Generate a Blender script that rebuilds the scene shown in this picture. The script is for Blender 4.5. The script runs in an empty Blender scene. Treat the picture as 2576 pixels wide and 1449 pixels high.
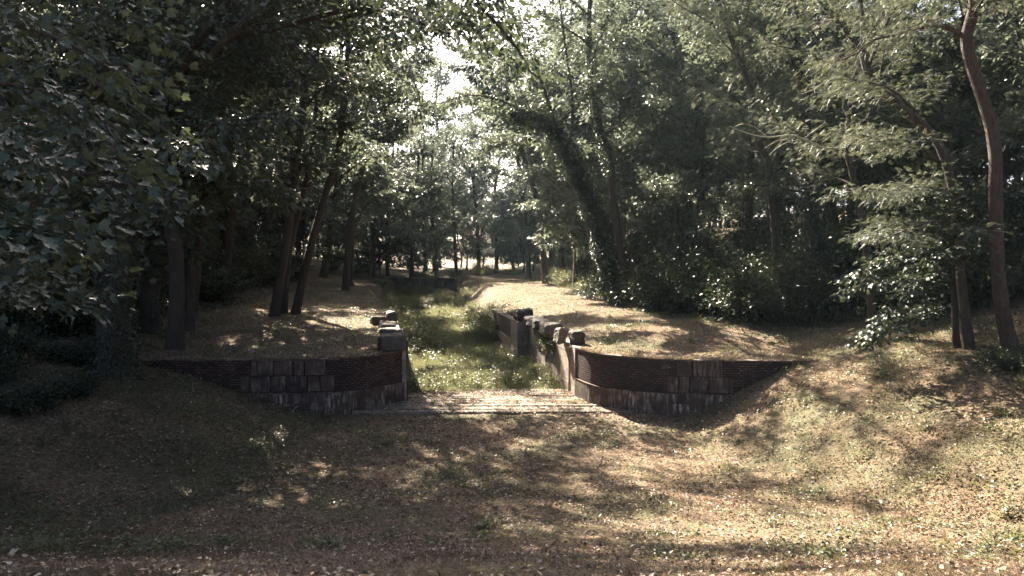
import bpy, math, random
import numpy as np
from mathutils import Vector

R = math.radians
SC = bpy.context.scene
COL = SC.collection
rng = np.random.default_rng(7)
random.seed(7)

# ------------------------------------------------------------------ camera, sky, sun, exposure
CAMZ = 6.2
PITCH = math.atan(104.5 / 1860)
cam_d = bpy.data.cameras.new("camera")
cam_d.lens = 26.0; cam_d.sensor_width = 36.0
cam_d.clip_start = 0.05; cam_d.clip_end = 1500
cam = bpy.data.objects.new("camera", cam_d)
cam.location = (0, 0, CAMZ); cam.rotation_euler = (math.pi / 2 - PITCH, 0, 0)
COL.objects.link(cam); SC.camera = cam

SUN_AZ = R(-23)      # from +Y, negative = left
SUN_EL = R(36)
world = bpy.data.worlds.new("World"); SC.world = world; world.use_nodes = True
wn = world.node_tree
bgn = wn.nodes['Background']
sky = wn.nodes.new('ShaderNodeTexSky'); sky.sky_type = 'NISHITA'; sky.sun_disc = False
sky.sun_elevation = SUN_EL; sky.sun_rotation = SUN_AZ
sky.air_density = 0.5; sky.dust_density = 4.0; sky.ozone_density = 0.6
wn.links.new(sky.outputs[0], bgn.inputs[0]); bgn.inputs[1].default_value = 0.05
sun_d = bpy.data.lights.new("sun", 'SUN'); sun_d.energy = 5.0; sun_d.angle = R(0.5); sun_d.color = (1.0, 0.885, 0.72)
sun = bpy.data.objects.new("sun", sun_d); COL.objects.link(sun)
sdir = Vector((math.sin(SUN_AZ) * math.cos(SUN_EL), math.cos(SUN_AZ) * math.cos(SUN_EL), math.sin(SUN_EL)))
sun.rotation_euler = sdir.to_track_quat('Z', 'Y').to_euler()
sun.location = (-20, 60, 60)
SC.view_settings.view_transform = 'Standard'; SC.view_settings.look = 'None'
SC.view_settings.exposure = 3.0; SC.view_settings.gamma = 1.0
SC.render.engine = 'CYCLES'
SC.cycles.max_bounces = 5; SC.cycles.diffuse_bounces = 2; SC.cycles.glossy_bounces = 2
SC.cycles.transmission_bounces = 3; SC.cycles.volume_bounces = 0; SC.cycles.transparent_max_bounces = 4
SC.cycles.use_denoising = True
SC.cycles.caustics_reflective = False; SC.cycles.caustics_refractive = False

# ------------------------------------------------------------------ plan of the place, read off the photograph
CP, SP = math.cos(PITCH), math.sin(PITCH)
def ray(px, py):
    r = (px - 1288) / 1860; u = -(py - 724.5) / 1860
    return np.array([r, CP + u * SP, -SP + u * CP])
def at_depth(px, py, y):
    d = ray(px, py); return np.array([0, 0, CAMZ]) + d * (y / d[1])
def at_z(px, py, z):
    d = ray(px, py); return np.array([0, 0, CAMZ]) + d * ((z - CAMZ) / d[2])

A = R(10.4); CA, SA = math.cos(A), math.sin(A)
UC = 4.685
def uv_of(x, y): return x * CA + y * SA - UC, -x * SA + y * CA
def xy_of(u, v):
    u = u + UC; return u * CA - v * SA, u * SA + v * CA
WT = 2.06     # height of the lock walls
LU, RU = -3.55, 3.35
def smooth(a, b, t):
    t = np.clip((t - a) / (b - a), 0, 1); return t * t * (3 - 2 * t)

def resample(pts, step):
    P = [np.array(p, float) for p in pts]
    # Catmull-Rom
    out = []
    for i in range(len(P) - 1):
        p0 = P[max(i - 1, 0)]; p1 = P[i]; p2 = P[i + 1]; p3 = P[min(i + 2, len(P) - 1)]
        n = max(2, int(np.linalg.norm(p2 - p1) / step))
        for k in range(n):
            t = k / n
            out.append(0.5 * ((2 * p1) + (-p0 + p2) * t + (2 * p0 - 5 * p1 + 4 * p2 - p3) * t * t + (-p0 + 3 * p1 - 3 * p2 + p3) * t ** 3))
    out.append(P[-1]); return np.array(out)

wl = [at_z(px, py, WT)[:2] for px, py in [(1012, 880), (985, 886), (940, 893), (870, 900), (800, 903.5), (650, 905), (500, 905.5), (340, 905)]]
wr = [at_z(px, py, WT)[:2] for px, py in [(1452, 882), (1500, 889), (1560, 896), (1620, 901), (1700, 905), (1800, 907), (1920, 908), (2060, 909)]]
cl = np.array(xy_of(LU, 29.7)); cr = np.array(xy_of(RU, 29.2))
wl[0] = cl; wr[0] = cr
wingL = resample(wl, 0.2); wingR = resample(wr, 0.2)
lx = np.array([p[0] for p in wingL]); ly = np.array([p[1] for p in wingL])
rx = np.array([p[0] for p in wingR]); ry = np.array([p[1] for p in wingR])
def ywing(x):
    o = np.argsort(lx)
    yl = np.interp(x, lx[o], ly[o]); yr = np.interp(x, rx, ry)
    return np.where(x < 0, yl, yr)

# smooth value noise for the terrain
_g = np.random.default_rng(3).random((64, 64))
def vnoise(x, y, s):
    X = np.asarray(x) / s + 100; Y = np.asarray(y) / s + 100
    i = np.floor(X).astype(int); j = np.floor(Y).astype(int)
    fx = X - i; fy = Y - j; fx = fx * fx * (3 - 2 * fx); fy = fy * fy * (3 - 2 * fy)
    g = lambda a, b: _g[a % 64, b % 64]
    return (g(i, j) * (1 - fx) + g(i + 1, j) * fx) * (1 - fy) + (g(i, j + 1) * (1 - fx) + g(i + 1, j + 1) * fx) * fy - 0.5

bR_y = np.array([-20, 15, 26, 32, 41.5, 51, 70, 85, 110, 200]); bR_x = np.array([18, 18, 17.0, 14, 9.4, 6.2, 4.6, 3.2, 1.5, -3])
bL_y = np.array([-20, 26, 35, 45, 60, 85, 110, 200]);       bL_x = np.array([-17, -17, -19, -18, -20, -23, -26, -40])
def height(x, y):
    x = np.asarray(x, float); y = np.asarray(y, float)
    u, v = uv_of(x, y)
    # lower ground: basin floor, its banks, the rise towards the viewer
    fore = sum(np.interp(y + q, [-3, 2, 4, 6, 9, 12, 15, 18, 21, 23], [4.75, 4.75, 4.33, 3.50, 2.33, 1.25, .50, .13, 0.01, 0]) for q in (-.8, 0, .8)) / 3
    footL = -7.0 + 0.6 * np.sin(y * 0.35); footR = 6.4 + (24 - np.clip(y, 8, 27)) * 0.12
    bl = np.clip(-x + footL, 0, None) ; br = np.clip(x - footR, 0, None)
    hl = np.where(bl < 7.5, 2.15 * smooth(-1.0, 8.2, bl) , 2.15) + np.clip(bl - 7.0, 0, None) * 0.12
    hl = np.where(bl <= 0, 0, np.minimum(hl, bl * 0.36))
    hr = 2.12 * smooth(-0.6, 5.4, br) + np.clip(br - 5.0, 0, 30) * 0.30
    hr = np.where(br <= 0, 0, np.minimum(hr, br * 0.5))
    bank = np.maximum(hl, hr)
    low = np.sqrt(fore ** 2 + bank ** 2 + 0.0) * 0.35 + np.maximum(fore, bank) * 0.65
    low = low + 0.16 * vnoise(x, y, 2.3) + 0.11 * vnoise(x, y, 0.9) + 0.05 * vnoise(x, y, 0.35)
    floor = 0.02 + 0.05 * vnoise(x, y, 1.1) + smooth(60, 88, v) * 0.9
    # upper terraces
    dome = np.where(u > 0, 0.42 * smooth(0.6, 6.0, y - ywing(x)) * smooth(3.6, 7, u), 0.18 * smooth(0.6, 8, y - ywing(x)) * smooth(3.9, 7, -u))
    up = WT + 0.0 + dome + (0.14 * vnoise(x, y, 3.1) + 0.08 * vnoise(x, y, 0.8) + 0.04 * vnoise(x, y, 0.35)) * smooth(0.2, 2.0, np.minimum(y - ywing(x), np.abs(u) - 3.6))
    dR = x - np.interp(y, bR_y, bR_x); dL = np.interp(y, bL_y, bL_x) - x
    up = up + np.where(dR > 0, 5.0 * smooth(0, 15, dR) + 0.05 * np.clip(dR - 8, 0, 60), 0) + np.where(dL > 0, 1.2 * smooth(0, 14, dL), 0)
    s1 = y - ywing(x)
    s1 = np.where(x < lx.min(), y - (ly[-1] - 0.0), s1)
    wside = smooth(46, 60, v) ; wfar = 1.9 * smooth(56, 88, v)                                # beyond the masonry the sides are grassed slopes
    s2 = np.abs(u) - np.where(u < 0, -LU, RU)
    s2e = s2 - 0.10
    t2 = smooth(0, 0.22 + 2.6 * wside, s2e + 1.2 * wside - wfar)
    t1 = smooth(0.08, 0.26, s1)
    far_end = smooth(89.6, 90.4, v)
    t2 = np.maximum(t2, far_end)
    lowmix = np.where(s1 > 0, low * 0 + floor, low)
    # in front of walls use the basin ground, in the chamber its floor
    chamber = (np.abs(u) < 4.3 + wfar) & (v > 28.5)
    base = np.where(chamber, floor, low)
    outer = (x < lx.min()) | (x > rx.max())
    z = base + (up - base) * t1 * np.where(chamber | (v > 28.5), t2, 1.0)
    # past the wing ends the slope simply runs on into the terrace
    to = smooth(-1.5, 2.5, s1)
    zo = low + (np.maximum(up, low) - low) * to
    return np.where(outer, zo, z)
def H(x, y): return float(height(np.array([x]), np.array([y]))[0])

# ------------------------------------------------------------------ materials
def nodes(name):
    m = bpy.data.materials.new(name); m.use_nodes = True
    nt = m.node_tree; nt.nodes.clear()
    out = nt.nodes.new('ShaderNodeOutputMaterial')
    return m, nt, out
def N(nt, t, **kw):
    n = nt.nodes.new(t)
    for k, v in kw.items():
        if k.startswith('i_'):
            key = k[2:]; key = int(key) if key.isdigit() else key.replace('_', ' ')
            n.inputs[key].default_value = v
        else: setattr(n, k, v)
    return n
def ramp(nt, fac, stops, interp='LINEAR'):
    r = nt.nodes.new('ShaderNodeValToRGB'); r.color_ramp.interpolation = interp
    e = r.color_ramp.elements
    while len(e) < len(stops): e.new(0.5)
    for k, (p, c) in enumerate(stops): e[k].position = p; e[k].color = (*c, 1) if len(c) == 3 else c
    nt.links.new(fac, r.inputs[0]); return r
def mix(nt, fac, a, b, mode='MIX'):
    m = nt.nodes.new('ShaderNodeMix'); m.data_type = 'RGBA'; m.blend_type = mode
    for s, v in ((m.inputs[0], fac), (m.inputs[6], a), (m.inputs[7], b)):
        if isinstance(v, (int, float)): s.default_value = v
        elif isinstance(v, tuple): s.default_value = (*v, 1)
        else: nt.links.new(v, s)
    return m.outputs[2]
def noise(nt, scale, detail=4, vec=None, rough=0.55):
    n = N(nt, 'ShaderNodeTexNoise', i_Scale=scale, i_Detail=detail, i_Roughness=rough)
    if vec is not None: nt.links.new(vec, n.inputs['Vector'])
    return n
def leaf_mat(name, cols, trans=(0.16, 0.20, 0.05), tf=0.4, rough=0.42, spec=0.5):
    m, nt, out = nodes(name)
    at = N(nt, 'ShaderNodeAttribute', attribute_name='r')
    oi = N(nt, 'ShaderNodeObjectInfo')
    n = len(cols)
    r = ramp(nt, at.outputs['Fac'], [(i / (n - 1), c) for i, c in enumerate(cols)])
    hs = N(nt, 'ShaderNodeHueSaturation')
    mr = N(nt, 'ShaderNodeMapRange', i_3=0.75, i_4=1.25); nt.links.new(oi.outputs['Random'], mr.inputs[0])
    nt.links.new(mr.outputs[0], hs.inputs['Value']); nt.links.new(r.outputs[0], hs.inputs['Color'])
    p = N(nt, 'ShaderNodeBsdfPrincipled', i_Roughness=rough); nt.links.new(hs.outputs[0], p.inputs['Base Color'])
    p.inputs['Specular IOR Level'].default_value = spec
    t = N(nt, 'ShaderNodeBsdfTranslucent')
    tc = mix(nt, 0.7, hs.outputs[0], trans); nt.links.new(tc, t.inputs[0])
    ms = N(nt, 'ShaderNodeMixShader', i_0=tf)
    nt.links.new(p.outputs[0], ms.inputs[1]); nt.links.new(t.outputs[0], ms.inputs[2]); nt.links.new(ms.outputs[0], out.inputs[0])
    return m
def bark_mat(name, c1, c2, scale=1.0):
    m, nt, out = nodes(name)
    tc = N(nt, 'ShaderNodeTexCoord'); mp = N(nt, 'ShaderNodeMapping', i_Scale=(9 * scale, 9 * scale, 1.6 * scale))
    nt.links.new(tc.outputs['Object'], mp.inputs[0])
    n1 = noise(nt, 1.6, 6, mp.outputs[0], 0.65); n2 = noise(nt, 0.8, 3, tc.outputs['Object'])
    r = ramp(nt, n1.outputs[0], [(0.32, c1), (0.62, c2)])
    col = mix(nt, n2.outputs[0], r.outputs[0], (c1[0] * 1.2, c1[1] * 1.5, c1[2] * 1.3))
    b = N(nt, 'ShaderNodeBump', i_Strength=1.0, i_Distance=0.12); nt.links.new(n1.outputs[0], b.inputs['Height'])
    p = N(nt, 'ShaderNodeBsdfPrincipled', i_Roughness=0.9); nt.links.new(col, p.inputs['Base Color']); nt.links.new(b.outputs[0], p.inputs['Normal'])
    nt.links.new(p.outputs[0], out.inputs[0]); return m

M = {}
M['maple'] = leaf_mat('maple_leaf', [(0.028, 0.040, 0.028), (0.040, 0.058, 0.040), (0.052, 0.072, 0.046)], (0.11, 0.13, 0.06), 0.2, 0.5, .35)
M['leaf'] = leaf_mat('forest_leaf', [(0.030, 0.046, 0.034), (0.044, 0.064, 0.044), (0.068, 0.088, 0.056), (0.112, 0.106, 0.060)], (0.19, 0.215, 0.14), 0.38, 0.45, .35)
M['locust'] = leaf_mat('locust_leaf', [(0.036, 0.054, 0.036), (0.058, 0.080, 0.050), (0.11, 0.115, 0.066)], (0.19, 0.20, 0.12), 0.30, 0.5, .35)
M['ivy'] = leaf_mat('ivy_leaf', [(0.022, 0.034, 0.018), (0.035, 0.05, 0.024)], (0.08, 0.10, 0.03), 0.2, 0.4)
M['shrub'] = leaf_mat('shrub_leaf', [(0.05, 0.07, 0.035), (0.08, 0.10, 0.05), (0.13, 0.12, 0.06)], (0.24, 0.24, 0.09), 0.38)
M['grass'] = leaf_mat('chamber_grass', [(0.062, 0.080, 0.050), (0.11, 0.128, 0.072), (0.30, 0.275, 0.14)], (0.29, 0.29, 0.15), 0.36, 0.6, 0.3)
M['straw'] = leaf_mat('dry_grass', [(0.065, 0.065, 0.040), (0.15, 0.105, 0.068), (0.36, 0.265, 0.185), (0.61, 0.50, 0.37)], (0.25, 0.2, 0.12), 0.25, 0.7, 0.2)
M['litter'] = leaf_mat('fallen_leaf', [(0.085, 0.048, 0.030), (0.18, 0.115, 0.070), (0.34, 0.25, 0.17), (0.61, 0.51, 0.38)], (0.25, 0.17, 0.09), 0.2, 0.6, 0.3)
M['bark'] = bark_mat('dark_bark', (0.035, 0.024, 0.019), (0.10, 0.072, 0.055))
M['redbark'] = bark_mat('furrowed_bark', (0.026, 0.015, 0.012), (0.15, 0.092, 0.068), 1.4)
M['dead'] = bark_mat('bare_dead_wood', (0.30, 0.26, 0.20), (0.50, 0.45, 0.36))

def ground_mat():
    m, nt, out = nodes('leaf_strewn_ground')
    tc = N(nt, 'ShaderNodeTexCoord')
    a = noise(nt, 0.35, 5, tc.outputs['Object'], 0.6); b = noise(nt, 9, 6, tc.outputs['Object'], 0.7); c = noise(nt, 40, 3, tc.outputs['Object'], 0.7)
    r1 = ramp(nt, b.outputs[0], [(0.3, (0.06, 0.040, 0.028)), (0.5, (0.17, 0.12, 0.078)), (0.72, (0.36, 0.27, 0.175))])
    r2 = ramp(nt, b.outputs[0], [(0.3, (0.05, 0.045, 0.026)), (0.7, (0.16, 0.155, 0.085))])
    rm = ramp(nt, a.outputs[0], [(0.42, (0, 0, 0)), (0.62, (1, 1, 1))])
    col = mix(nt, rm.outputs[0], r1.outputs[0], r2.outputs[0])
    rc = ramp(nt, c.outputs[0], [(0.35, (0.45, 0.45, 0.45)), (0.65, (1.25, 1.2, 1.15))])
    col = mix(nt, 0.8, col, rc.outputs[0], 'MULTIPLY')
    bp = N(nt, 'ShaderNodeBump', i_Strength=0.9, i_Distance=0.06); nt.links.new(b.outputs[0], bp.inputs['Height'])
    bp2 = N(nt, 'ShaderNodeBump', i_Strength=0.8, i_Distance=0.02); nt.links.new(c.outputs[0], bp2.inputs['Height']); nt.links.new(bp.outputs[0], bp2.inputs['Normal'])
    p = N(nt, 'ShaderNodeBsdfPrincipled', i_Roughness=0.95); nt.links.new(col, p.inputs['Base Color']); nt.links.new(bp2.outputs[0], p.inputs['Normal'])
    p.inputs['Specular IOR Level'].default_value = 0.2
    nt.links.new(p.outputs[0], out.inputs[0]); return m
M['ground'] = ground_mat()

def brick_mat():
    m, nt, out = nodes('old_brickwork')
    uv = N(nt, 'ShaderNodeUVMap', uv_map='UVMap')
    nz = noise(nt, 2.2, 5, uv.outputs[0]); dist = N(nt, 'ShaderNodeVectorMath', operation='SCALE'); dist.inputs[3].default_value = 0.06
    nt.links.new(nz.outputs['Color'], dist.inputs[0]); ad = N(nt, 'ShaderNodeVectorMath', operation='ADD')
    nt.links.new(uv.outputs[0], ad.inputs[0]); nt.links.new(dist.outputs[0], ad.inputs[1])
    bk = N(nt, 'ShaderNodeTexBrick', i_Scale=1.0); bk.inputs['Brick Width'].default_value = 0.22; bk.inputs['Row Height'].default_value = 0.088
    bk.inputs['Mortar Size'].default_value = 0.019; bk.inputs['Mortar Smooth'].default_value = 0.2; bk.inputs['Bias'].default_value = 0.0
    bk.inputs['Color1'].default_value = (0.15, 0.085, 0.062, 1); bk.inputs['Color2'].default_value = (0.052, 0.029, 0.022, 1); bk.inputs['Mortar'].default_value = (0.010, 0.008, 0.007, 1)
    nt.links.new(ad.outputs[0], bk.inputs['Vector'])
    st = noise(nt, 1.8, 6, uv.outputs[0], 0.7); rs = ramp(nt, st.outputs[0], [(0.60, (0, 0, 0)), (0.74, (0.8, 0.8, 0.8))])
    col = mix(nt, rs.outputs[0], bk.outputs[0], (0.22, 0.19, 0.16))
    dk = noise(nt, 0.6, 3, uv.outputs[0]); rd = ramp(nt, dk.outputs[0], [(0.35, (0.5, 0.5, 0.5)), (0.65, (1.15, 1.1, 1.1))])
    col = mix(nt, 1.0, col, rd.outputs[0], 'MULTIPLY')
    bp = N(nt, 'ShaderNodeBump', i_Strength=1.0, i_Distance=0.02, invert=True); nt.links.new(bk.outputs['Fac'], bp.inputs['Height'])
    p = N(nt, 'ShaderNodeBsdfPrincipled', i_Roughness=0.9); nt.links.new(col, p.inputs['Base Color']); nt.links.new(bp.outputs[0], p.inputs['Normal'])
    nt.links.new(p.outputs[0], out.inputs[0]); return m
def stone_mat(name, c1, c2, stain, amt=0.56):
    m, nt, out = nodes(name)
    uv = N(nt, 'ShaderNodeUVMap', uv_map='UVMap'); tc = N(nt, 'ShaderNodeTexCoord')
    at = N(nt, 'ShaderNodeAttribute', attribute_name='r')
    base = mix(nt, at.outputs['Fac'], c1, c2)
    mp = N(nt, 'ShaderNodeMapping', i_Scale=(6.0, 0.9, 1)); nt.links.new(uv.outputs[0], mp.inputs[0])
    s = noise(nt, 1.5, 6, mp.outputs[0], 0.7); rs = ramp(nt, s.outputs[0], [(amt, (0, 0, 0)), (amt + 0.13, (1, 1, 1))])
    g = noise(nt, 1.0, 2, uv.outputs[0]); rg = ramp(nt, g.outputs[0], [(0.42, (0, 0, 0)), (0.6, (1, 1, 1))])
    f = N(nt, 'ShaderNodeMath', operation='MULTIPLY'); nt.links.new(rs.outputs[0], f.inputs[0]); nt.links.new(rg.outputs[0], f.inputs[1])
    col = mix(nt, f.outputs[0], base, stain)
    n = noise(nt, 5, 8, tc.outputs['Object'], 0.7); rn = ramp(nt, n.outputs[0], [(0.3, (0.5, 0.48, 0.46)), (0.7, (1.2, 1.2, 1.2))])
    col = mix(nt, 1.0, col, rn.outputs[0], 'MULTIPLY')
    n2 = noise(nt, 22, 6, tc.outputs['Object'], 0.7)
    bp = N(nt, 'ShaderNodeBump', i_Strength=0.8, i_Distance=0.03); nt.links.new(n2.outputs[0], bp.inputs['Height'])
    p = N(nt, 'ShaderNodeBsdfPrincipled', i_Roughness=0.88); nt.links.new(col, p.inputs['Base Color']); nt.links.new(bp.outputs[0], p.inputs['Normal'])
    nt.links.new(p.outputs[0], out.inputs[0]); return m
M['brick'] = brick_mat()
M['stone'] = stone_mat('weathered_ashlar', (0.05, 0.034, 0.027), (0.098, 0.063, 0.047), (0.28, 0.21, 0.16), 0.46)
M['basestone'] = stone_mat('limewashed_footing', (0.062, 0.040, 0.030), (0.10, 0.065, 0.048), (0.50, 0.44, 0.36), 0.47)
M['chstone'] = stone_mat('pale_ashlar', (0.24, 0.185, 0.14), (0.36, 0.29, 0.23), (0.16, 0.11, 0.08))
M['block'] = stone_mat('mossy_block', (0.07, 0.055, 0.044), (0.19, 0.155, 0.125), (0.06, 0.06, 0.035), .48)
M['timber'] = stone_mat('weathered_timber', (0.17, 0.13, 0.095), (0.36, 0.29, 0.22), (0.10, 0.065, 0.045))

# ------------------------------------------------------------------ object helpers
def tag(o, label=None, cat=None, group=None, kind=None):
    if label: o['label'] = label
    if cat: o['category'] = cat
    if group: o['group'] = group
    if kind: o['kind'] = kind
    return o
def link(o, parent=None):
    COL.objects.link(o)
    if parent is not None: o.parent = parent
    return o
def empty(name, loc, rz=0):
    o = bpy.data.objects.new(name, None); o.location = loc; o.rotation_euler = (0, 0, rz); o.empty_display_size = 0.3
    return link(o)
def np_mesh(name, V, faces, mat, parent=None, loc=None, r=None, smooth_shade=False, uv=None):
    """faces: array (n,3) or (n,4), or list of tuples"""
    me = bpy.data.meshes.new(name)
    V = np.asarray(V, dtype=np.float32)
    if isinstance(faces, np.ndarray):
        n, k = faces.shape
        me.vertices.add(len(V)); me.vertices.foreach_set('co', V.ravel())
        me.loops.add(n * k); me.loops.foreach_set('vertex_index', faces.astype(np.int32).ravel())
        me.polygons.add(n); me.polygons.foreach_set('loop_start', np.arange(0, n * k, k, dtype=np.int32))
        me.update(calc_edges=True)
    else:
        me.from_pydata(V.tolist(), [], faces); me.update()
    if r is not None:
        at = me.attributes.new('r', 'FLOAT', 'POINT'); at.data.foreach_set('value', np.asarray(r, dtype=np.float32))
    if uv is not None:
        ul = me.uv_layers.new(name='UVMap'); ul.data.foreach_set('uv', np.asarray(uv, dtype=np.float32).ravel())
    if smooth_shade: me.polygons.foreach_set('use_smooth', np.ones(len(me.polygons), dtype=bool))
    me.materials.append(mat)
    o = bpy.data.objects.new(name, me)
    if loc is not None: o.location = loc
    return link(o, parent)

class Boxes:
    """boxes with rough edges gathered into one mesh, with uv in metres and a tone per box"""
    def __init__(s): s.V = []; s.F = []; s.r = []; s.uv = []
    def box(s, c, size, rot=0.0, jit=0.0, tone=None, bev=0.02, tilt=(0, 0), seed=None):
        g = np.random.default_rng(seed) if seed is not None else rng
        h = np.array(size) / 2; b = min(bev, *(h * 0.45))
        pts = []; idx = {}
        faces = []
        # chamfered box: 24 vertices
        def vid(ax, sg):
            k = (ax, tuple(sg))
            if k not in idx:
                p = np.array(sg) * (h - b); p[ax] = sg[ax] * h[ax]; idx[k] = len(pts); pts.append(p)
            return idx[k]
        for ax in range(3):
            o1, o2 = (ax + 1) % 3, (ax + 2) % 3
            for sgn in (-1, 1):
                q = []
                for a_, b_ in ((-1, -1), (1, -1), (1, 1), (-1, 1)):
                    sg = [0, 0, 0]; sg[ax] = sgn; sg[o1] = a_; sg[o2] = b_; q.append(vid(ax, sg))
                faces.append(q if sgn > 0 else q[::-1])
        for ax in range(3):                                  # edge chamfers
            o1, o2 = (ax + 1) % 3, (ax + 2) % 3
            for a_ in (-1, 1):
                for b_ in (-1, 1):
                    s0 = [0, 0, 0]; s1 = [0, 0, 0]; s0[ax] = -1; s1[ax] = 1
                    for q_ in (s0, s1): q_[o1] = a_; q_[o2] = b_
                    q = [vid(o1, s0), vid(o1, s1), vid(o2, s1), vid(o2, s0)]
                    faces.append(q if a_ * b_ < 0 else q[::-1])
        for a_ in (-1, 1):
            for b_ in (-1, 1):
                for c_ in (-1, 1):
                    q = [vid(0, [a_, b_, c_]), vid(1, [a_, b_, c_]), vid(2, [a_, b_, c_])]
                    faces.append(q if a_ * b_ * c_ > 0 else q[::-1])
        P = np.array(pts)
        if jit: 
            cj = {}
            for (ax, sg), i in idx.items():
                if sg not in cj: cj[sg] = g.normal(0, jit, 3)
                P[i] += cj[sg]
        loc = P.copy()
        tx, ty = tilt
        Rx = np.array([[1, 0, 0], [0, math.cos(tx), -math.sin(tx)], [0, math.sin(tx), math.cos(tx)]])
        Ry = np.array([[math.cos(ty), 0, math.sin(ty)], [0, 1, 0], [-math.sin(ty), 0, math.cos(ty)]])
        Rz = np.array([[math.cos(rot), -math.sin(rot), 0], [math.sin(rot), math.cos(rot), 0], [0, 0, 1]])
        P = P @ (Rz @ Ry @ Rx).T + np.array(c)
        n0 = len(s.V); s.V.extend(P.tolist()); t = g.random() if tone is None else tone; s.r.extend([t] * len(P))
        off = g.random(2) * 7
        for f in faces:
            s.F.append([n0 + i for i in f])
            q = loc[f]; nrm = np.cross(q[1] - q[0], q[2] - q[0]); ax = int(np.argmax(abs(nrm)))
            a_, b_ = {0: (1, 2), 1: (0, 2), 2: (0, 1)}[ax]
            for p in q: s.uv.append((p[a_] + off[0], p[b_] + off[1]))
    def build(s, name, mat, parent=None, loc=(0, 0, 0)):
        V = np.array(s.V) - np.array(loc) * (1 if parent is None else 1)
        return np_mesh(name, V, s.F, mat, parent, loc=None if parent is not None else loc, r=s.r, uv=s.uv)

class Tubes:
    def __init__(s): s.V = []; s.F = []; s.n = 0
    def add(s, P, rad, k=8, rough=0.0):
        P = np.asarray(P, float); rad = np.asarray(rad, float); n = len(P)
        T = np.gradient(P, axis=0); T /= np.linalg.norm(T, axis=1)[:, None] + 1e-9
        ref = np.array([1.0, 0.1, 0.05]) if abs(T[0][0]) < 0.8 else np.array([0.05, 1.0, 0.1])
        U = np.cross(T, ref); U /= np.linalg.norm(U, axis=1)[:, None] + 1e-9; W = np.cross(T, U)
        a = np.arange(k) * 2 * math.pi / k
        rr = rad[:, None] * np.ones(k)[None]
        if rough:
            ph = rng.random(4) * 6.28
            z = np.arange(n)[:, None] * 0.35
            rr = rr * (1 + rough * (np.sin(3 * a[None] + ph[0] + z * 0.6) * 0.5 + np.sin(5 * a[None] + ph[1] - z) * 0.4 + 0.5 * (rng.random((n, k)) - 0.5)))
        V = P[:, None, :] + (np.cos(a)[None, :, None] * U[:, None, :] + np.sin(a)[None, :, None] * W[:, None, :]) * rr[:, :, None]
        i = np.arange(n - 1)[:, None] * k; j = np.arange(k)[None]; j2 = (j + 1) % k
        F = np.stack([i + j, i + j2, i + k + j2, i + k + j], -1).reshape(-1, 4) + s.n
        s.V.append(V.reshape(-1, 3)); s.F.append(F); s.n += n * k
    def build(s, name, mat, parent=None, loc=None):
        return np_mesh(name, np.concatenate(s.V), np.concatenate(s.F), mat, parent, loc=loc, smooth_shade=True)

# ------------------------------------------------------------------ leaf templates (x across, y along the midrib, z normal)
def tri_fan(outline, cup=0.0):
    V = [(0, 0.45, -cup)] + [(x, y, cup * (abs(x) * 1.2 + max(0, y - .6) * -0.9)) for x, y in outline]
    n = len(outline); F = [(0, 1 + i, 1 + (i + 1) % n) for i in range(n)]
    return np.array(V), np.array(F)
half = [(0.0, 0.0), (0.10, 0.06), (0.34, -0.02), (0.30, 0.16), (0.56, 0.38), (0.40, 0.42), (0.42, 0.62), (0.20, 0.55), (0.14, 0.78), (0.0, 1.0)]
TM = tri_fan(half + [(-x, y) for x, y in half[-2:0:-1]], 0.12)
TS = (np.array([(0, 0, 0), (0.30, 0.42, 0.10), (0, 1, -0.08), (-0.30, 0.42, 0.10)]), np.array([(0, 1, 2), (0, 2, 3)]))
def pinnate():
    V = []; F = []
    for i in range(7):
        y = 0.08 + i * 0.13; w = 0.34 - 0.03 * i
        z = -0.25 * y * y
        for sg in (-1, 1):
            n = len(V); V += [(0, y, z), (sg * w * 0.55, y + 0.0, z - 0.01), (sg * w, y + 0.04, z - 0.06), (sg * w * 0.5, y + 0.075, z - 0.01)]
            F += [(n, n + 1, n + 2), (n, n + 2, n + 3)]
    return np.array(V), np.array(F)
TP = pinnate()
TG = (np.array([(-0.5, 0, 0), (0.5, 0, 0), (0.32, 0.55, 0.07), (-0.32, 0.55, 0.07), (0, 1, 0.30)]), np.array([(0, 1, 2), (0, 2, 3), (3, 2, 4)]))

def norm(v): return v / (np.linalg.norm(v, axis=-1, keepdims=True) + 1e-9)
def leaves(pos, yax, zax, size, tmpl, wscale=None, g=rng, rv=None):
    """place a template at every pos with midrib direction yax and approximate normal zax -> V, F, r"""
    TV, TF = tmpl; n = len(pos); k = len(TV)
    Y = norm(yax); X = norm(np.cross(Y, zax)); Z = np.cross(X, Y)
    s = size[:, None, None]; w = s if wscale is None else wscale[:, None, None]
    V = pos[:, None] + TV[None, :, 0, None] * w * X[:, None] + TV[None, :, 1, None] * s * Y[:, None] + TV[None, :, 2, None] * s * Z[:, None]
    F = (TF[None] + (np.arange(n) * k)[:, None, None]).reshape(-1, 3)
    rv = g.random(n) if rv is None else rv
    return V.reshape(-1, 3), F, np.repeat(rv, k)

def curve(p, d, L, n=6, wob=0.15, g=0.0, rg=rng):
    P = [np.array(p, float)]; d = norm(np.array(d, float)); st = L / n
    for i in range(n):
        d = norm(d + rg.normal(0, wob, 3) + np.array([0, 0, g])); P.append(P[-1] + d * st)
    return np.array(P)

def path_at(P, t):
    f = t * (len(P) - 1); i = min(int(f), len(P) - 2); a = f - i
    return P[i] * (1 - a) + P[i + 1] * a, norm(P[i + 1] - P[i])

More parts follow.
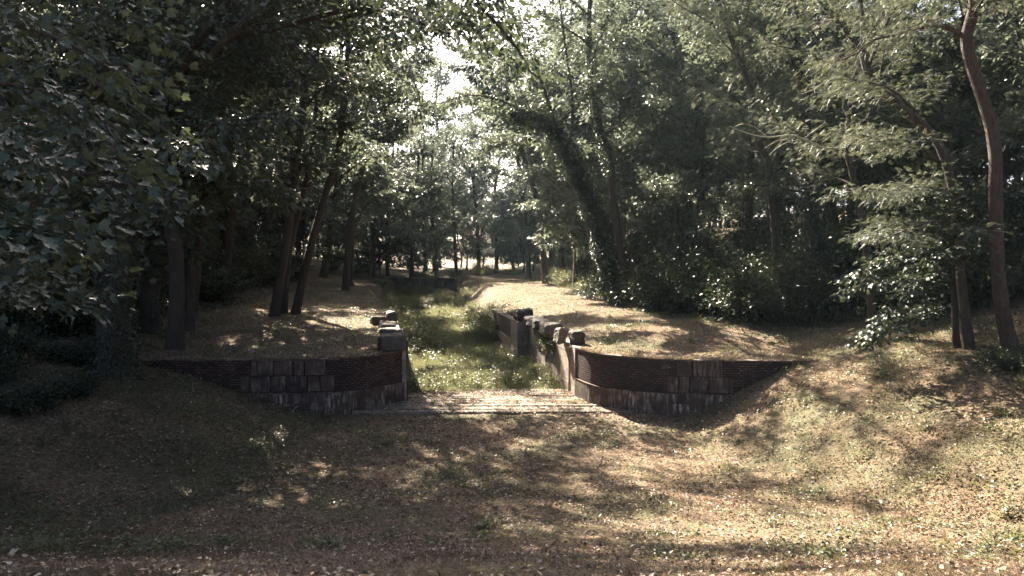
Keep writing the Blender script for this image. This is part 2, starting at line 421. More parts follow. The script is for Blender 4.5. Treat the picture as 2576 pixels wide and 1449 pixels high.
class Tree:
    def __init__(s, seed): s.g = np.random.default_rng(seed); s.w = Tubes(); s.sub = []; s.dead = Tubes(); s.limbs = []
    def trunk(s, P, r0, r1, k=12, flare=1.5, step=0.6):
        P = resample(P, step); n = len(P); t = np.linspace(0, 1, n)
        rad = r0 + (r1 - r0) * t; L = np.linspace(0, 1, n) * n * step
        rad = rad * (1 + (flare - 1) * np.exp(-L / 0.5))
        s.w.add(P, rad, k, 0.10); s.P = P; s.rad = rad; return P
    def limb(s, P, r0, r1=0.02, subs=8, sublen=None, spray=True, k=7, t0=0.2):
        P = np.asarray(P); n = len(P); L = np.linalg.norm(np.diff(P, axis=0), axis=1).sum()
        s.w.add(P, r0 + (r1 - r0) * np.linspace(0, 1, n) ** 0.8, k, 0.06)
        g = s.g
        for i in range(subs):
            t = t0 + (1 - t0) * (i + g.random()) / subs
            p, d = path_at(P, t)
            sl = (sublen or L * 0.42) * (1.15 - 0.6 * t) * g.uniform(0.6, 1.15)
            side = norm(np.cross(d, [0, 0, 1])) * (1 if g.random() < 0.5 else -1)
            dd = norm(d * g.uniform(0.3, 0.9) + side * g.uniform(0.5, 1.0) + np.array([0, 0, g.uniform(-0.25, 0.35)]))
            Q = curve(p, dd, sl, 5, 0.12, -0.03, g)
            s.w.add(Q, np.linspace(max(0.012, r0 * 0.22), 0.005, 6), 4)
            s.sub.append(Q)
    def auto(s, n, t0, L, up=0.35, r=0.07, subs=8, shape=lambda t: 1.0, grav=0.02, az0=None, azs=None):
        g = s.g; az = g.random() * 6.28
        for i in range(n):
            t = t0 + (1 - t0) * (i + 0.5 * g.random()) / n
            p, d = path_at(s.P, min(t, 0.999)); az += 2.4 + g.normal(0, 0.3)
            a = az if az0 is None else az0 + g.normal(0, azs)
            dd = np.array([math.cos(a), math.sin(a), up + 0.5 * t + g.normal(0, 0.12)])
            l = L * shape(t) * g.uniform(0.75, 1.15)
            s.limb(curve(p, dd, l, 6, 0.13, grav, g), r * (1.1 - 0.5 * t), subs=subs)
    def crown(s, per, size, tmpl, mat, spread=0.35, flat=0.5, droop=0.35, tilt=0.5, sub=None):
        g = s.g; pos = []; axs = []
        for Q in (sub or s.sub):
            L = np.linalg.norm(np.diff(Q, axis=0), axis=1).sum()
            m = max(6, int(per * L))
            t = g.random(m) ** 0.75
            f = t * (len(Q) - 1); i = np.minimum(f.astype(int), len(Q) - 2); a = (f - i)[:, None]
            p = Q[i] * (1 - a) + Q[i + 1] * a
            d = norm(Q[i + 1] - Q[i])
            off = g.normal(0, spread, (m, 3)) * (0.45 + 0.75 * t)[:, None]; off[:, 2] *= flat
            pos.append(p + off); axs.append(norm(off + d * spread * 1.2))
        pos = np.concatenate(pos); ax = np.concatenate(axs); n = len(pos)
        ax[:, 2] -= droop; ax += g.normal(0, 0.25, (n, 3))
        z = np.array([0, 0, 1.0]) + g.normal(0, tilt, (n, 3))
        return leaves(pos, ax, z, size * g.uniform(0.6, 1.25, n), tmpl, g=g)
    def ivy(s, t0, t1, per, thick, size=0.11, hang=0.5):
        """ivy coat on the trunk path"""
        g = s.g; P = s.P; L = np.linalg.norm(np.diff(P, axis=0), axis=1).sum() * (t1 - t0); m = int(per * L)
        t = g.uniform(t0, t1, m); f = t * (len(P) - 1); i = np.minimum(f.astype(int), len(P) - 2); a = (f - i)[:, None]
        p = P[i] * (1 - a) + P[i + 1] * a; d = norm(P[i + 1] - P[i])
        rad = s.rad[i]; o = g.normal(0, 1, (m, 3)); o -= (o * d).sum(1)[:, None] * d; o = norm(o)
        bulge = 0.6 + 0.8 * (0.5 + 0.5 * np.sin(t * 37 + o[:, 0] * 2)) 
        p = p + o * (rad + thick * bulge * g.random(m) ** 0.6)[:, None]
        y = np.array([0, 0, -1.0]) * hang + o * 0.5 + g.normal(0, 0.35, (m, 3))
        return leaves(p, y, o + np.array([0, 0, 0.5]) + g.normal(0, 0.3, (m, 3)), size * g.uniform(0.6, 1.3, m), TS, g=g)

def cat(parts):
    V = []; F = []; r = []; n = 0
    for v, f, q in parts: V.append(v); F.append(f + n); r.append(q); n += len(v)
    return np.concatenate(V), np.concatenate(F), np.concatenate(r)
def finish(tr, name, base, label, category, group, leafparts, mat, bark='bark', ivy=None, rz=0):
    root = empty(name, base, rz); tag(root, label, category, group)
    tr.w.build('trunk', M[bark], root)
    if leafparts is not None:
        V, F, r = leafparts; np_mesh('crown', V, F, M[mat], root, r=r)
    if ivy is not None:
        V, F, r = ivy; np_mesh('ivy', V, F, M['ivy'], root, r=r)
    if tr.dead.n: 
        d = tr.dead.build('dead_branch', M['dead'], root); d['label'] = 'bare pale forking dead branch'
    return root
def dup(root, loc, rz, sc, label=None, group=None):
    r = root.copy(); link(r); r.location = loc; r.rotation_euler = (0, 0, rz); r.scale = (sc, sc, sc)
    if label: r['label'] = label
    if group: r['group'] = group
    for ch in list(root.children):
        c = ch.copy(); link(c, r)
    return r

# ------------------------------------------------------------------ ground
def ground():
    xs = np.concatenate([np.linspace(-150, -40, 45), np.arange(-38, -14.5, 0.6), np.arange(-14.5, 12.0, 0.11), np.arange(12, 36, 0.6), np.linspace(38, 150, 45)])
    ys = np.concatenate([np.linspace(-40, -3, 16), np.arange(-2, 26, 0.3), np.arange(26, 33, 0.09), np.arange(33, 50, 0.25), np.arange(50, 100, 0.6), np.linspace(101, 210, 40)])
    X, Y = np.meshgrid(xs, ys); Z = height(X.ravel(), Y.ravel())
    V = np.stack([X.ravel(), Y.ravel(), Z], 1); nx = len(xs); ny = len(ys)
    i = np.arange(ny - 1)[:, None] * nx + np.arange(nx - 1)[None]
    F = np.stack([i, i + 1, i + nx + 1, i + nx], -1).reshape(-1, 4)
    o = np_mesh('ground', V, F, M['ground'], smooth_shade=True); o['kind'] = 'structure'
ground()

# ------------------------------------------------------------------ lock masonry
def face_strip(P, z0, z1, thick, nz=1, sign=1):
    """a wall following plan polyline P; sign gives which side its body lies on"""
    P = np.asarray(P); T = np.gradient(P, axis=0); T = norm(T); Nn = np.stack([-T[:, 1], T[:, 0]], 1) * sign
    s = np.concatenate([[0], np.cumsum(np.linalg.norm(np.diff(P, axis=0), axis=1))])
    B = P + Nn * thick; n = len(P)
    V = []; 
    for q, z in ((P, z0), (P, z1), (B, z1), (B, z0)):
        V.append(np.column_stack([q, np.full(n, z)]))
    V = np.concatenate(V); F = []; UV = []
    co = [(0, z0), (0, z1), (thick, z1), (thick, z0)]
    for k in range(4):
        k2 = (k + 1) % 4
        for i in range(n - 1):
            f = [k * n + i, k * n + i + 1, k2 * n + i + 1, k2 * n + i]
            hs = [(s[i], 0), (s[i + 1], 0), (s[i + 1], 1), (s[i], 1)]
            va, vb = (z0, z1) if k == 0 else (z1, z1 + thick) if k == 1 else (z1, z0) if k == 2 else (z0, z0 - thick)
            u = [(a, va if b == 0 else vb) for a, b in hs]
            F.append(f if sign > 0 else f[::-1]); UV += u if sign > 0 else u[::-1]
    for e in (0, n - 1):
        f = [k * n + e for k in range(4)]; F.append(f); UV += [(0, z0), (0, z1), (thick, z1), (thick, z0)]
    return V, F, UV
def wing(name, W, side, label):
    sgn = 1 if side > 0 else -1       # body behind the face
    root = empty(name, (*W[0], 0)); tag(root, label, 'wall')
    loc = np.array([*W[0], 0])
    def part(pn, a, b, z0, z1, thick, mat, proud=0.0, tone=0.5):
        Q = W[a:b + 1].copy(); T = norm(np.gradient(Q, axis=0)); Nn = np.stack([-T[:, 1], T[:, 0]], 1) * sgn
        Q = Q - Nn * proud
        V, F, UV = face_strip(Q, z0, z1, thick + proud, sign=sgn)
        return np_mesh(pn, V - loc, F, M[mat], root, uv=UV, r=np.full(len(V), tone))
    n = len(W) - 1; s = np.concatenate([[0], np.cumsum(np.linalg.norm(np.diff(W, axis=0), axis=1))])
    ix = lambda d: int(np.argmin(abs(s - d)))
    xs = lambda px: ix(s[int(np.argmin(abs(W[:, 0] - (px - 1288) / 1860 * 27.2)))])
    if side > 0: a, b = xs(1700), xs(1812)
    else: a, b = xs(812), xs(640)
    part('brickwork', 0, a, 0.80, WT - 0.05, 0.30, 'brick'); part('brickwork', b, n, 0.80, WT - 0.05, 0.30, 'brick')
    part('footing', 0, n, -0.5, 0.80, 0.34, 'basestone', 0.06)
    part('pale_ledge', 0, n, 0.797, 0.806, 0.10, 'stone', 0.07, 0.9)  # thin strip in the paler stone tone along the top of the footing
    part('coping', 0, n, WT - 0.05, WT + 0.012, 0.30, 'stone', 0.025, 0.9)
    # ashlar pier of large upright slabs
    st = Boxes(); d0 = s[a]; d1 = s[b]; g = np.random.default_rng(5 + side)
    for (z0, z1, e0, e1, pr) in ((1.46, WT - 0.052, 0.0, 0.05, .035), (0.86, 1.455, -0.32, 0.45, .045), (0.42, 0.855, -0.25, 0.9, .05)):
        d = d0 + e0
        while d < d1 + e1 - 0.15:
            w = g.uniform(0.38, 0.78); w = min(w, d1 + e1 - d)
            m = d + w / 2
            x = np.interp(m, s, W[:, 0]); y = np.interp(m, s, W[:, 1]); i = ix(m); t = W[min(i + 1, n)] - W[max(i - 1, 0)]
            rot = math.atan2(t[1], t[0])
            nn = np.array([-math.sin(rot), math.cos(rot)]) * sgn
            pj = pr + g.uniform(0, 0.02)
            c = np.array([x, y]) + nn * (0.14 - pj)
            st.box((c[0] - loc[0], c[1] - loc[1], (z0 + z1) / 2), (w - 0.028, 0.28, z1 - z0 - 0.018), rot, 0.002, g.random() ** 1.3, 0.012)
            d += w
    o = st.build('ashlar_pier', M['stone'], root, loc=(0, 0, 0))
    return root
wing('wing_wall', wingL, -1, 'dark curved brick wing wall left of the lock mouth, white stains on its stone footing')
wing('wing_wall', wingR, 1, 'curved brick wing wall right of the lock mouth with upright brown stone slabs')

def lock_frame_box(B, u, v, z, su, sv, sz, **kw):
    x, y = xy_of(u, v); B.box((x, y, z), (su, sv, sz), rot=A, **kw)
def chamber_walls():
    g = np.random.default_rng(11)
    # right wall: sections (v0, v1, inner face u, top)
    root = empty('lock_wall', (*xy_of(RU, 30), 0)); tag(root, 'sunlit pale stone side wall of the lock chamber with dark upright slots', 'wall')
    loc = np.array(root.location); B = Boxes()
    for (v0, v1, uf, top) in ((29.25, 29.95, RU - 0.02, WT), (30.35, 32.75, RU, WT), (33.05, 34.7, RU + 0.08, 1.5), (35.0, 39.2, RU + 0.06, WT), (39.22, 41.2, RU - 0.55, WT + 0.05)):
        z = -0.4; row = 0
        while z < top - 0.05:
            h = min(0.62, top - z) if z > 0 else 0.45 + 0.4
            if top - (z + h) < 0.2: h = top - z
            v = v0
            while v < v1 - 0.01:
                w = min(g.uniform(1.0, 1.7), v1 - v)
                if v1 - (v + w) < 0.35: w = v1 - v
                lock_frame_box(B, uf + 0.3 + g.normal(0, 0.006), v + w / 2, z + h / 2, 0.62, w - 0.012, h - 0.01, jit=0.003, bev=0.012, seed=int(v * 100 + z * 10) % 9999)
                v += w
            z += h
    V = np.array(B.V) - loc; np_mesh('masonry', V, B.F, M['chstone'], root, r=B.r, uv=B.uv)
    C = Boxes()                                  # back of the gate recess and slots
    lock_frame_box(C, RU + 0.62, 35.2, 0.7, 0.22, 12.4, 2.5, tone=0.2, bev=0.01)
    np_mesh('recess_backing', np.array(C.V) - loc, C.F, M['stone'], root, r=C.r, uv=C.uv)
    W = [np.array(xy_of(RU - 0.42, v)) for v in np.arange(41.22, 50, 0.5)]
    V, F, UV = face_strip(np.array(W), 0.9, WT - 0.1, 0.5, sign=-1); np_mesh('brickwork', V - loc, F, M['brick'], root, uv=UV)
    W = [np.array(xy_of(RU - 0.47, v)) for v in np.arange(41.22, 50, 0.5)]
    V, F, UV = face_strip(np.array(W), -0.4, 0.897, 0.6, sign=-1); np_mesh('footing', V - loc, F, M['chstone'], root, uv=UV, r=np.full(len(V), .5))
    # left wall
    root = empty('lock_wall', (*xy_of(LU, 30), 0)); tag(root, 'shaded left side wall of the lock chamber seen almost edge on', 'wall')
    loc = np.array(root.location); B = Boxes(); z = -0.4
    while z < WT - 0.05:
        h = 0.62 if z > 0 else 0.82
        if WT - (z + h) < 0.3: h = WT - z
        v = 29.55
        while v < 50:
            w = g.uniform(1.0, 1.6); lock_frame_box(B, LU - 0.32, v + w / 2, z + h / 2, 0.64, w - 0.012, h - 0.01, jit=0.003, bev=0.012); v += w
        z += h
    np_mesh('masonry', np.array(B.V) - loc, B.F, M['chstone'], root, r=B.r, uv=B.uv)
    C = Boxes(); lock_frame_box(C, LU + 0.03, 29.7, 1.0, 0.10, 0.24, 2.9, tone=0.5, bev=0.01)
    np_mesh('corner_post', np.array(C.V) - loc, C.F, M['stone'], root, r=C.r, uv=C.uv)
chamber_walls()

# loose coping blocks left standing on the two chamber walls
def block(u, v, z, su, sv, sz, label, rot=0.0, tilt=(0, 0), seed=1, name='stone_block'):
    x, y = xy_of(u, v); B = Boxes()
    B.box((0, 0, sz / 2), (su, sv, sz), A + rot, 0.045, None, 0.085, tilt, seed)
    V = np.array(B.V); root = np_mesh(name, V, B.F, M['block'], None, loc=(x, y, z), r=B.r, uv=B.uv)
    # rough the block up
    me = root.data
    bm_sub = root.modifiers.new('sub', 'SUBSURF'); bm_sub.subdivision_type = 'SIMPLE'; bm_sub.levels = 3; bm_sub.render_levels = 3
    tx = bpy.data.textures.get('rough') or bpy.data.textures.new('rough', 'CLOUDS'); tx.noise_scale = 0.18
    dm = root.modifiers.new('disp', 'DISPLACE'); dm.texture = tx; dm.strength = 0.10; dm.mid_level = 0.5; dm.texture_coords = 'GLOBAL'
    return tag(root, label, 'stone block', 'loose coping blocks on the lock walls')
T0 = WT + 0.0
block(LU - 0.52, 29.75, T0 + 0.00, 1.02, 1.0, 0.62, 'big square dark block at the near end of the left lock wall', seed=2)
block(LU - 0.48, 32.3, T0 + 0.0, 1.1, 1.6, 0.22, 'low flat slab just behind the big square block on the left lock wall', seed=3)
block(LU - 0.50, 34.6, T0 + 0.0, 1.0, 1.9, 0.34, 'middle grey slab on the left lock wall, broken front edge', rot=0.05, seed=4)
block(LU - 0.62, 36.8, T0 + 0.0, 0.85, 1.5, 0.42, 'thick grey slab lying askew on the left lock wall behind the flat ones', rot=-0.08, seed=5)
block(LU - 0.35, 40.6, T0 + 0.0, 0.62, 1.1, 0.62, 'farthest tall block on the left lock wall beside the bushes', seed=6)
block(LU - 1.05, 39.6, T0 + 0.0, 0.75, 0.8, 0.46, 'lower block beside the farthest tall one on the left lock wall', rot=0.12, seed=7)
block(RU + 0.34, 30.3, T0 - 0.06, 0.56, 0.62, 0.62, 'nearest squared block on the right lock wall at the curve of the brick wall', rot=-0.1, tilt=(0.04, -0.05), seed=8)
block(RU - 0.18, 31.1, T0 - 0.06, 0.42, 0.7, 0.64, 'rough narrow block leaning behind the nearest block on the right lock wall', rot=0.2, tilt=(0, 0.12), seed=9)
block(RU + 0.12, 34.1, T0 - 0.06, 0.95, 1.3, 0.58, 'wide overhanging rough block above the lowered part of the right lock wall', rot=0.03, seed=10)
block(RU + 0.05, 35.75, T0 + 0.0, 0.85, 1.5, 0.52, 'long pale slab behind the overhanging block on the right lock wall', rot=-0.04, seed=11)
block(RU + 0.1, 37.5, T0 + 0.0, 0.9, 1.7, 0.46, 'pale flat slab in the middle of the row on the right lock wall', rot=0.03, seed=12)
block(RU - 0.10, 39.9, T0 + 0.06, 0.95, 1.1, 0.60, 'farthest upright dark block over the gate recess of the right lock wall', rot=0.02, seed=13)
block(RU + 1.0, 36.6, H(*xy_of(RU + 1.0, 36.6)) - 0.08, 0.35, 0.4, 0.26, 'small dark stone in the grass beside the right lock wall', rot=0.4, seed=14)

# timber floor across the mouth
def apron():
    root = empty('timber_apron', (-0.9, 28.5, 0)); tag(root, 'weathered plank floor strewn with leaves across the lock mouth', 'plank floor')
    loc = np.array(root.location); g = np.random.default_rng(21)
    P = Boxes(); y = 27.35; k = 0
    while y < 31.6:
        w = g.uniform(0.24, 0.30)
        x0 = np.interp(y, [27.2, 29.0, 30.4, 32], [-5.8, -4.9, -4.15, -4.3]); x1 = np.interp(y, [27.2, 28.6, 30.4, 32], [4.4, 3.5, 2.75, 2.6])
        xm = g.uniform(x0 + 2, x1 - 2)
        for a_, b_ in ((x0, xm), (xm, x1)):
            P.box(((a_ + b_) / 2, y + w / 2, 0.015 + g.normal(0, 0.012)), (b_ - a_ - 0.02, w - 0.04, 0.09), g.normal(0, 0.003), 0.012, g.random() * 0.55, 0.012, (g.normal(0, 0.03), g.normal(0, 0.003)))
        y += w
    np_mesh('planking', np.array(P.V) - loc, P.F, M['timber'], root, r=P.r, uv=P.uv)
    S = Boxes(); S.box((-0.75, 27.26, -0.03), (10.4, 0.14, 0.2), 0.0, 0.02, 0.5, 0.03)
    np_mesh('sill_beam', np.array(S.V) - loc, S.F, M['timber'], root, r=S.r, uv=S.uv)
apron()

# far wall closing the upper end of the chamber
def far_wall():
    a = at_depth(945, 700, 88); b = at_depth(1145, 707, 86); z1 = a[2]
    root = empty('head_wall', ((a[0] + b[0]) / 2, 87, 0)); tag(root, 'low dark wall closing the far upper end of the lock', 'wall')
    loc = np.array(root.location); W = np.linspace(a[:2], b[:2], 12)
    V, F, UV = face_strip(W, 0.0, z1, 0.6, sign=1); np_mesh('masonry', V - loc, F, M['stone'], root, uv=UV, r=np.full(len(V), 0.1))
    V, F, UV = face_strip(W + np.array([0, -0.06]), z1, z1 + 0.12, 0.75, sign=1); np_mesh('coping', V - loc, F, M['stone'], root, uv=UV, r=np.full(len(V), 0.9))
far_wall()

# ------------------------------------------------------------------ trees with their own shape
def base_pt(px, py, y, sink=0.15):
    p = at_depth(px, py, y); z = H(p[0], p[1]); return np.array([p[0], p[1], z - sink])
def rel(base, pts): return [np.zeros(3)] + [at_depth(px, py, d) - base for px, py, d in pts]

def seg(base, pts, step=0.5): return resample([at_depth(px, py, d) - base for px, py, d in pts], step)

# the great leaning tree at left
def big_left():
    K = 1.42; b = base_pt(285, 900, 17 * K); t = Tree(101)
    t.trunk(rel(b, [(px, py, d * K) for px, py, d in [(290, 760, 17), (320, 560, 17), (350, 400, 16.8), (385, 290, 16.5), (400, 240, 16.2)]]), 0.50, 0.36, 14, 1.4)
    L = [([(390, 290, 16.5), (430, 130, 16), (470, -40, 15.5), (500, -250, 15)], .16), ([(395, 270, 16.4), (470, 150, 15.5), (545, 40, 14.8), (640, -90, 14), (700, -200, 13.5)], .14),
         ([(400, 250, 16.3), (440, 190, 16.5), (540, 110, 16.8), (600, -20, 17), (660, -160, 17)], .13), ([(430, 200, 16.5), (500, 170, 15.5), (590, 80, 14.5), (700, 10, 13.5), (860, -60, 12.6)], .11),
         ([(590, 80, 14.5), (720, -20, 13.6), (900, -70, 13), (1060, -50, 12.6), (1200, 10, 12.4), (1290, 110, 12.3)], .10), ([(560, 100, 15), (740, 60, 14), (900, 20, 13.5), (1040, 50, 13), (1130, 90, 12.8)], .08),
         ([(330, 500, 17), (420, 325, 16), (470, 320, 15.4), (560, 310, 14.6), (700, 285, 13.8)], .09), ([(350, 420, 16.8), (260, 250, 15), (160, 120, 13), (40, 20, 11.5)], .12),
         ([(330, 520, 17), (250, 420, 15), (160, 380, 13)], .07), ([(385, 290, 16.5), (380, 60, 17), (350, -200, 17.5)], .14)]
    for P, r in L: t.limb(seg(b, [(px, py, d * K) for px, py, d in P], 0.8), r * 1.3, 0.03, subs=15, sublen=3.0)
    t.auto(6, 0.6, 5.0, 0.5, 0.09, 9)
    lv = t.crown(44, 0.20, TS, 'maple', 0.28, 0.5)
    finish(t, 'maple_tree', b, 'great dark tree with an ivied trunk fanning into many limbs, far left', 'tree', None, lv, 'maple', ivy=t.ivy(0, 1, 900, 0.16))
big_left()

def ivy_left():
    K = 1.5; b = base_pt(375, 790, 22 * K); t = Tree(102)
    t.trunk(rel(b, [(px, py, d * K) for px, py, d in [(385, 620, 22), (420, 480, 22), (455, 370, 22), (485, 290, 21.8), (540, 250, 21.5)]]), 0.42, 0.32, 12, 1.3)
    for P, r in [([(500, 275, 21.8), (580, 215, 21), (660, 150, 20.3), (740, 85, 19.6), (820, 70, 19)], .17), ([(500, 275, 21.8), (600, 190, 21.5), (700, 120, 22), (800, 0, 22)], .11),
                 ([(500, 275, 21.8), (640, 190, 21), (760, 190, 20.5), (880, 205, 20)], .07), ([(640, 165, 20.5), (660, 60, 20), (700, -60, 20), (760, -200, 20)], .1),
                 ([(740, 85, 19.6), (880, 40, 19), (1040, 20, 18.2), (1180, 40, 17.5)], .10), ([(800, 0, 22), (950, -60, 21), (1150, -80, 20)], .1)]:
        t.limb(seg(b, [(px, py, d * K) for px, py, d in P], 0.8), r * 1.4, 0.03, subs=16, sublen=3.4)
    lv = t.crown(44, 0.23, TS, 'maple', 0.32, 0.6)
    finish(t, 'maple_tree', b, 'ivy-wrapped tree leaning right behind the great dark one, its limb reaching over the lock', 'tree', None, lv, 'maple', ivy=t.ivy(0, 0.8, 420, 0.16))
ivy_left()

def straight(pts, d, r, seed, label, h_top=-300, L=4.0, n=14, per=40, size=0.17, group=None, t0=0.45, mat='leaf', tm=TS, limbs=(), ivy=None, r1=0.4, spread=.38, subs=8, cat_='tree', name='forest_tree'):
    b = base_pt(*pts[0], d); t = Tree(seed)
    t.trunk(rel(b, [(px, py, d + (q[0] if q else 0)) for px, py, *q in pts[1:]]), r, r * r1, 12, 1.35)
    t.auto(n, t0, L, 0.3, r * 0.35, subs)
    for P, rr in limbs: t.limb(seg(b, P, 0.6), rr, 0.02, subs=8)
    lv = t.crown(per * 1.3, size * 1.6, tm, mat, spread * 0.7, 0.6)
    return finish(t, name, b, label, cat_, group, lv, mat, ivy=(t.ivy(*ivy) if ivy else None))

straight([(478, 806), (492, 680), (515, 540), (532, 400), (555, 250), (585, 80), (600, -150)], 38, 0.30, 111, 'straight dark trunk standing alone on the left terrace edge', t0=0.35, per=34, L=4.5,
         limbs=[([(520, 480, 38), (560, 440, 37.4), (600, 430, 37)], .06)])
straight([(690, 803), (715, 640), (735, 500), (750, 380), (770, 200), (790, 0)], 42, 0.30, 112, 'left and thickest trunk of the close trio on the left terrace', t0=0.4, per=32)
straight([(714, 795), (728, 640), (765, 480), (790, 330), (800, 120)], 43.5, 0.20, 113, 'thin middle trunk of the close trio on the left terrace', t0=0.45, n=10, per=32)
straight([(742, 793), (775, 650), (815, 500), (850, 380), (870, 200), (880, 20)], 43.5, 0.26, 114, 'right-hand trunk of the close trio, leaning right toward the lock', t0=0.45, per=26, L=3.4, n=10)
straight([(812, 705), (830, 600), (850, 450), (860, 300), (860, 120)], 78, 0.42, 115, 'trunk at the far end of the left terrace by the bright clearing', t0=0.3, size=.22, L=6)
FAR = 'thin trunks beyond the head of the lock'
for k, (px, px2, px3, lab) in enumerate([(975, 975, 985, 'short dark trunk left of the head wall'), (1036, 1038, 1050, 'first of the thin trunks behind the head wall, left end'), (1072, 1066, 1062, 'tall thin trunk rising behind the middle of the head wall'),
                          (1094, 1088, 1085, 'slim trunk close right of the tall one behind the head wall'), (1148, 1142, 1138, 'straight thin trunk behind the right end of the head wall'), (1205, 1200, 1190, 'dark thin trunk where the path turns out of sight')]):
    straight([(px, 692), (px2, 560), (px3, 450), (px3 + 5, 350)], 94 + 2 * k, 0.26 + .05 * (k % 2), 120 + k, lab, L=3.6, n=16, per=26, size=.24, t0=0.15, group=FAR, subs=6, spread=.5)

def arch_right():
    d = 47; b = base_pt(1557, 775, d); t = Tree(131)
    t.trunk(rel(b, [(1535, 690, d), (1512, 590, d), (1475, 480, d), (1435, 390, d - .5), (1390, 320, d - 1), (1345, 290, d - 2), (1290, 292, d - 3)]), 0.38, 0.2, 12, 1.2)
    for P, r in [([(1400, 330, 46), (1360, 200, 45), (1300, 60, 44), (1240, -60, 43)], .13), ([(1360, 200, 45), (1290, 150, 44.5), (1210, 110, 44)], .06), ([(1345, 290, 45), (1250, 250, 43), (1180, 240, 41), (1110, 260, 40)], .09),
                 ([(1435, 390, 46.5), (1440, 250, 46), (1420, 100, 45), (1400, -60, 44)], .13), ([(1420, 370, 46), (1320, 350, 45), (1250, 365, 44)], .05), ([(1390, 320, 46), (1500, 220, 46), (1600, 80, 46)], .1)]:
        t.limb(seg(b, P, 1.0), r, 0.03, subs=11, sublen=2.6)
    lv = t.crown(42, 0.27, TS, 'leaf', 0.30, 0.7, 0.6)
    finish(t, 'ivy_clad_tree', b, 'ivy-covered tree arching left over the terrace path', 'tree', None, lv, 'leaf', ivy=t.ivy(0.08, 1, 1300, 0.42, 0.15))
arch_right()
straight([(1588, 780), (1562, 640), (1545, 520), (1535, 400), (1500, 280), (1480, 120), (1490, -80)], 46.5, 0.30, 132, 'bare-footed trunk just right of the arching ivy-covered tree', ivy=(0.38, 0.8, 500, 0.35, 0.15), t0=0.45, per=40)
straight([(1958, 745), (1950, 600), (1938, 480), (1930, 400), (1905, 350), (1890, 230), (1840, 100), (1800, -20)], 36, 0.22, 133, 'dark forked trunk on the right slope with a bare pale branch before it', t0=0.5, L=3.5, mat='locust', tm=TP, size=.3, per=16,
         limbs=[([(1935, 420, 36), (1965, 375, 36), (1985, 330, 36)], .08)])
straight([(2052, 765), (2050, 620), (2045, 480), (2030, 330), (2010, 180), (2000, 20)], 34, 0.26, 134, 'thick ivy column of a trunk on the dark right slope', ivy=(0, 0.5, 700, 0.45, 0.14), t0=0.4, L=4, per=36)
straight([(2120, 790), (2115, 640), (2090, 480), (2085, 300), (2080, 120)], 38, 0.2, 136, 'slim trunk behind the ivy column on the right slope', t0=0.35, L=4, per=36)

def overhang():
    K = 1; b = base_pt(560, 760, 50); t = Tree(161)
    t.trunk(rel(b, [(575, 560, 50), (600, 380, 49.5), (640, 220, 49), (700, 60, 48)]), 0.42, 0.25, 12, 1.3)
    for P, r in [([(640, 220, 49), (780, 80, 47), (920, 10, 46), (1080, -10, 45), (1220, 40, 44)], .16), ([(620, 300, 49), (760, 220, 48), (900, 190, 47), (1010, 230, 46)], .12), ([(760, 220, 48), (880, 120, 47), (980, 120, 46), (1040, 200, 45.5), (1060, 270, 45)], .08), ([(700, 60, 48), (880, -60, 48), (1080, -120, 47), (1250, -120, 46)], .14),
                 ([(610, 380, 49.5), (720, 340, 50), (840, 340, 50), (960, 380, 50)], .10), ([(700, 60, 48), (760, -120, 47), (800, -300, 46)], .14), ([(640, 220, 49), (560, 80, 50), (500, -60, 50)], .12)]:
        t.limb(seg(b, P, 1.0), r, 0.03, subs=14, sublen=2.6)
    lv = t.crown(48, 0.30, TS, 'leaf', 0.30, 0.7, 0.4)
    finish(t, 'forest_tree', b, 'broad tree behind the close trio, its long boughs arching over the lock chamber', 'tree', None, lv, 'leaf')
overhang()
straight([(880, 722), (885, 600), (890, 480), (905, 400), (912, 300), (915, 220)], 72, 0.34, 162, 'tree with low drooping crown left of the chamber bushes at the back', t0=0.12, size=.26, L=6, n=20, per=34)
straight([(935, 700), (938, 600), (942, 540), (945, 480), (948, 420)], 90, 0.34, 163, 'dark crowned tree by the left end of the head wall', t0=0.12, size=.28, L=6.5, n=20, per=34)
straight([(1330, 700), (1325, 600), (1310, 450), (1290, 330), (1270, 230)], 88, 0.34, 164, 'tree leaning over the bend where the path vanishes', t0=0.2, size=.28, L=6.5, n=20, per=34)

straight([(868, 738), (885, 560), (918, 400), (965, 260), (1010, 110)], 66, 0.32, 165, 'tall tree leaning right from the left terrace into the sky gap', t0=0.5, size=.22, L=4.8, n=22, per=40)
straight([(1372, 722), (1360, 560), (1320, 400), (1255, 240), (1215, 90)], 74, 0.32, 166, 'tall tree leaning left from the path edge toward the sky gap', t0=0.5, size=.24, L=4.8, n=22, per=40)

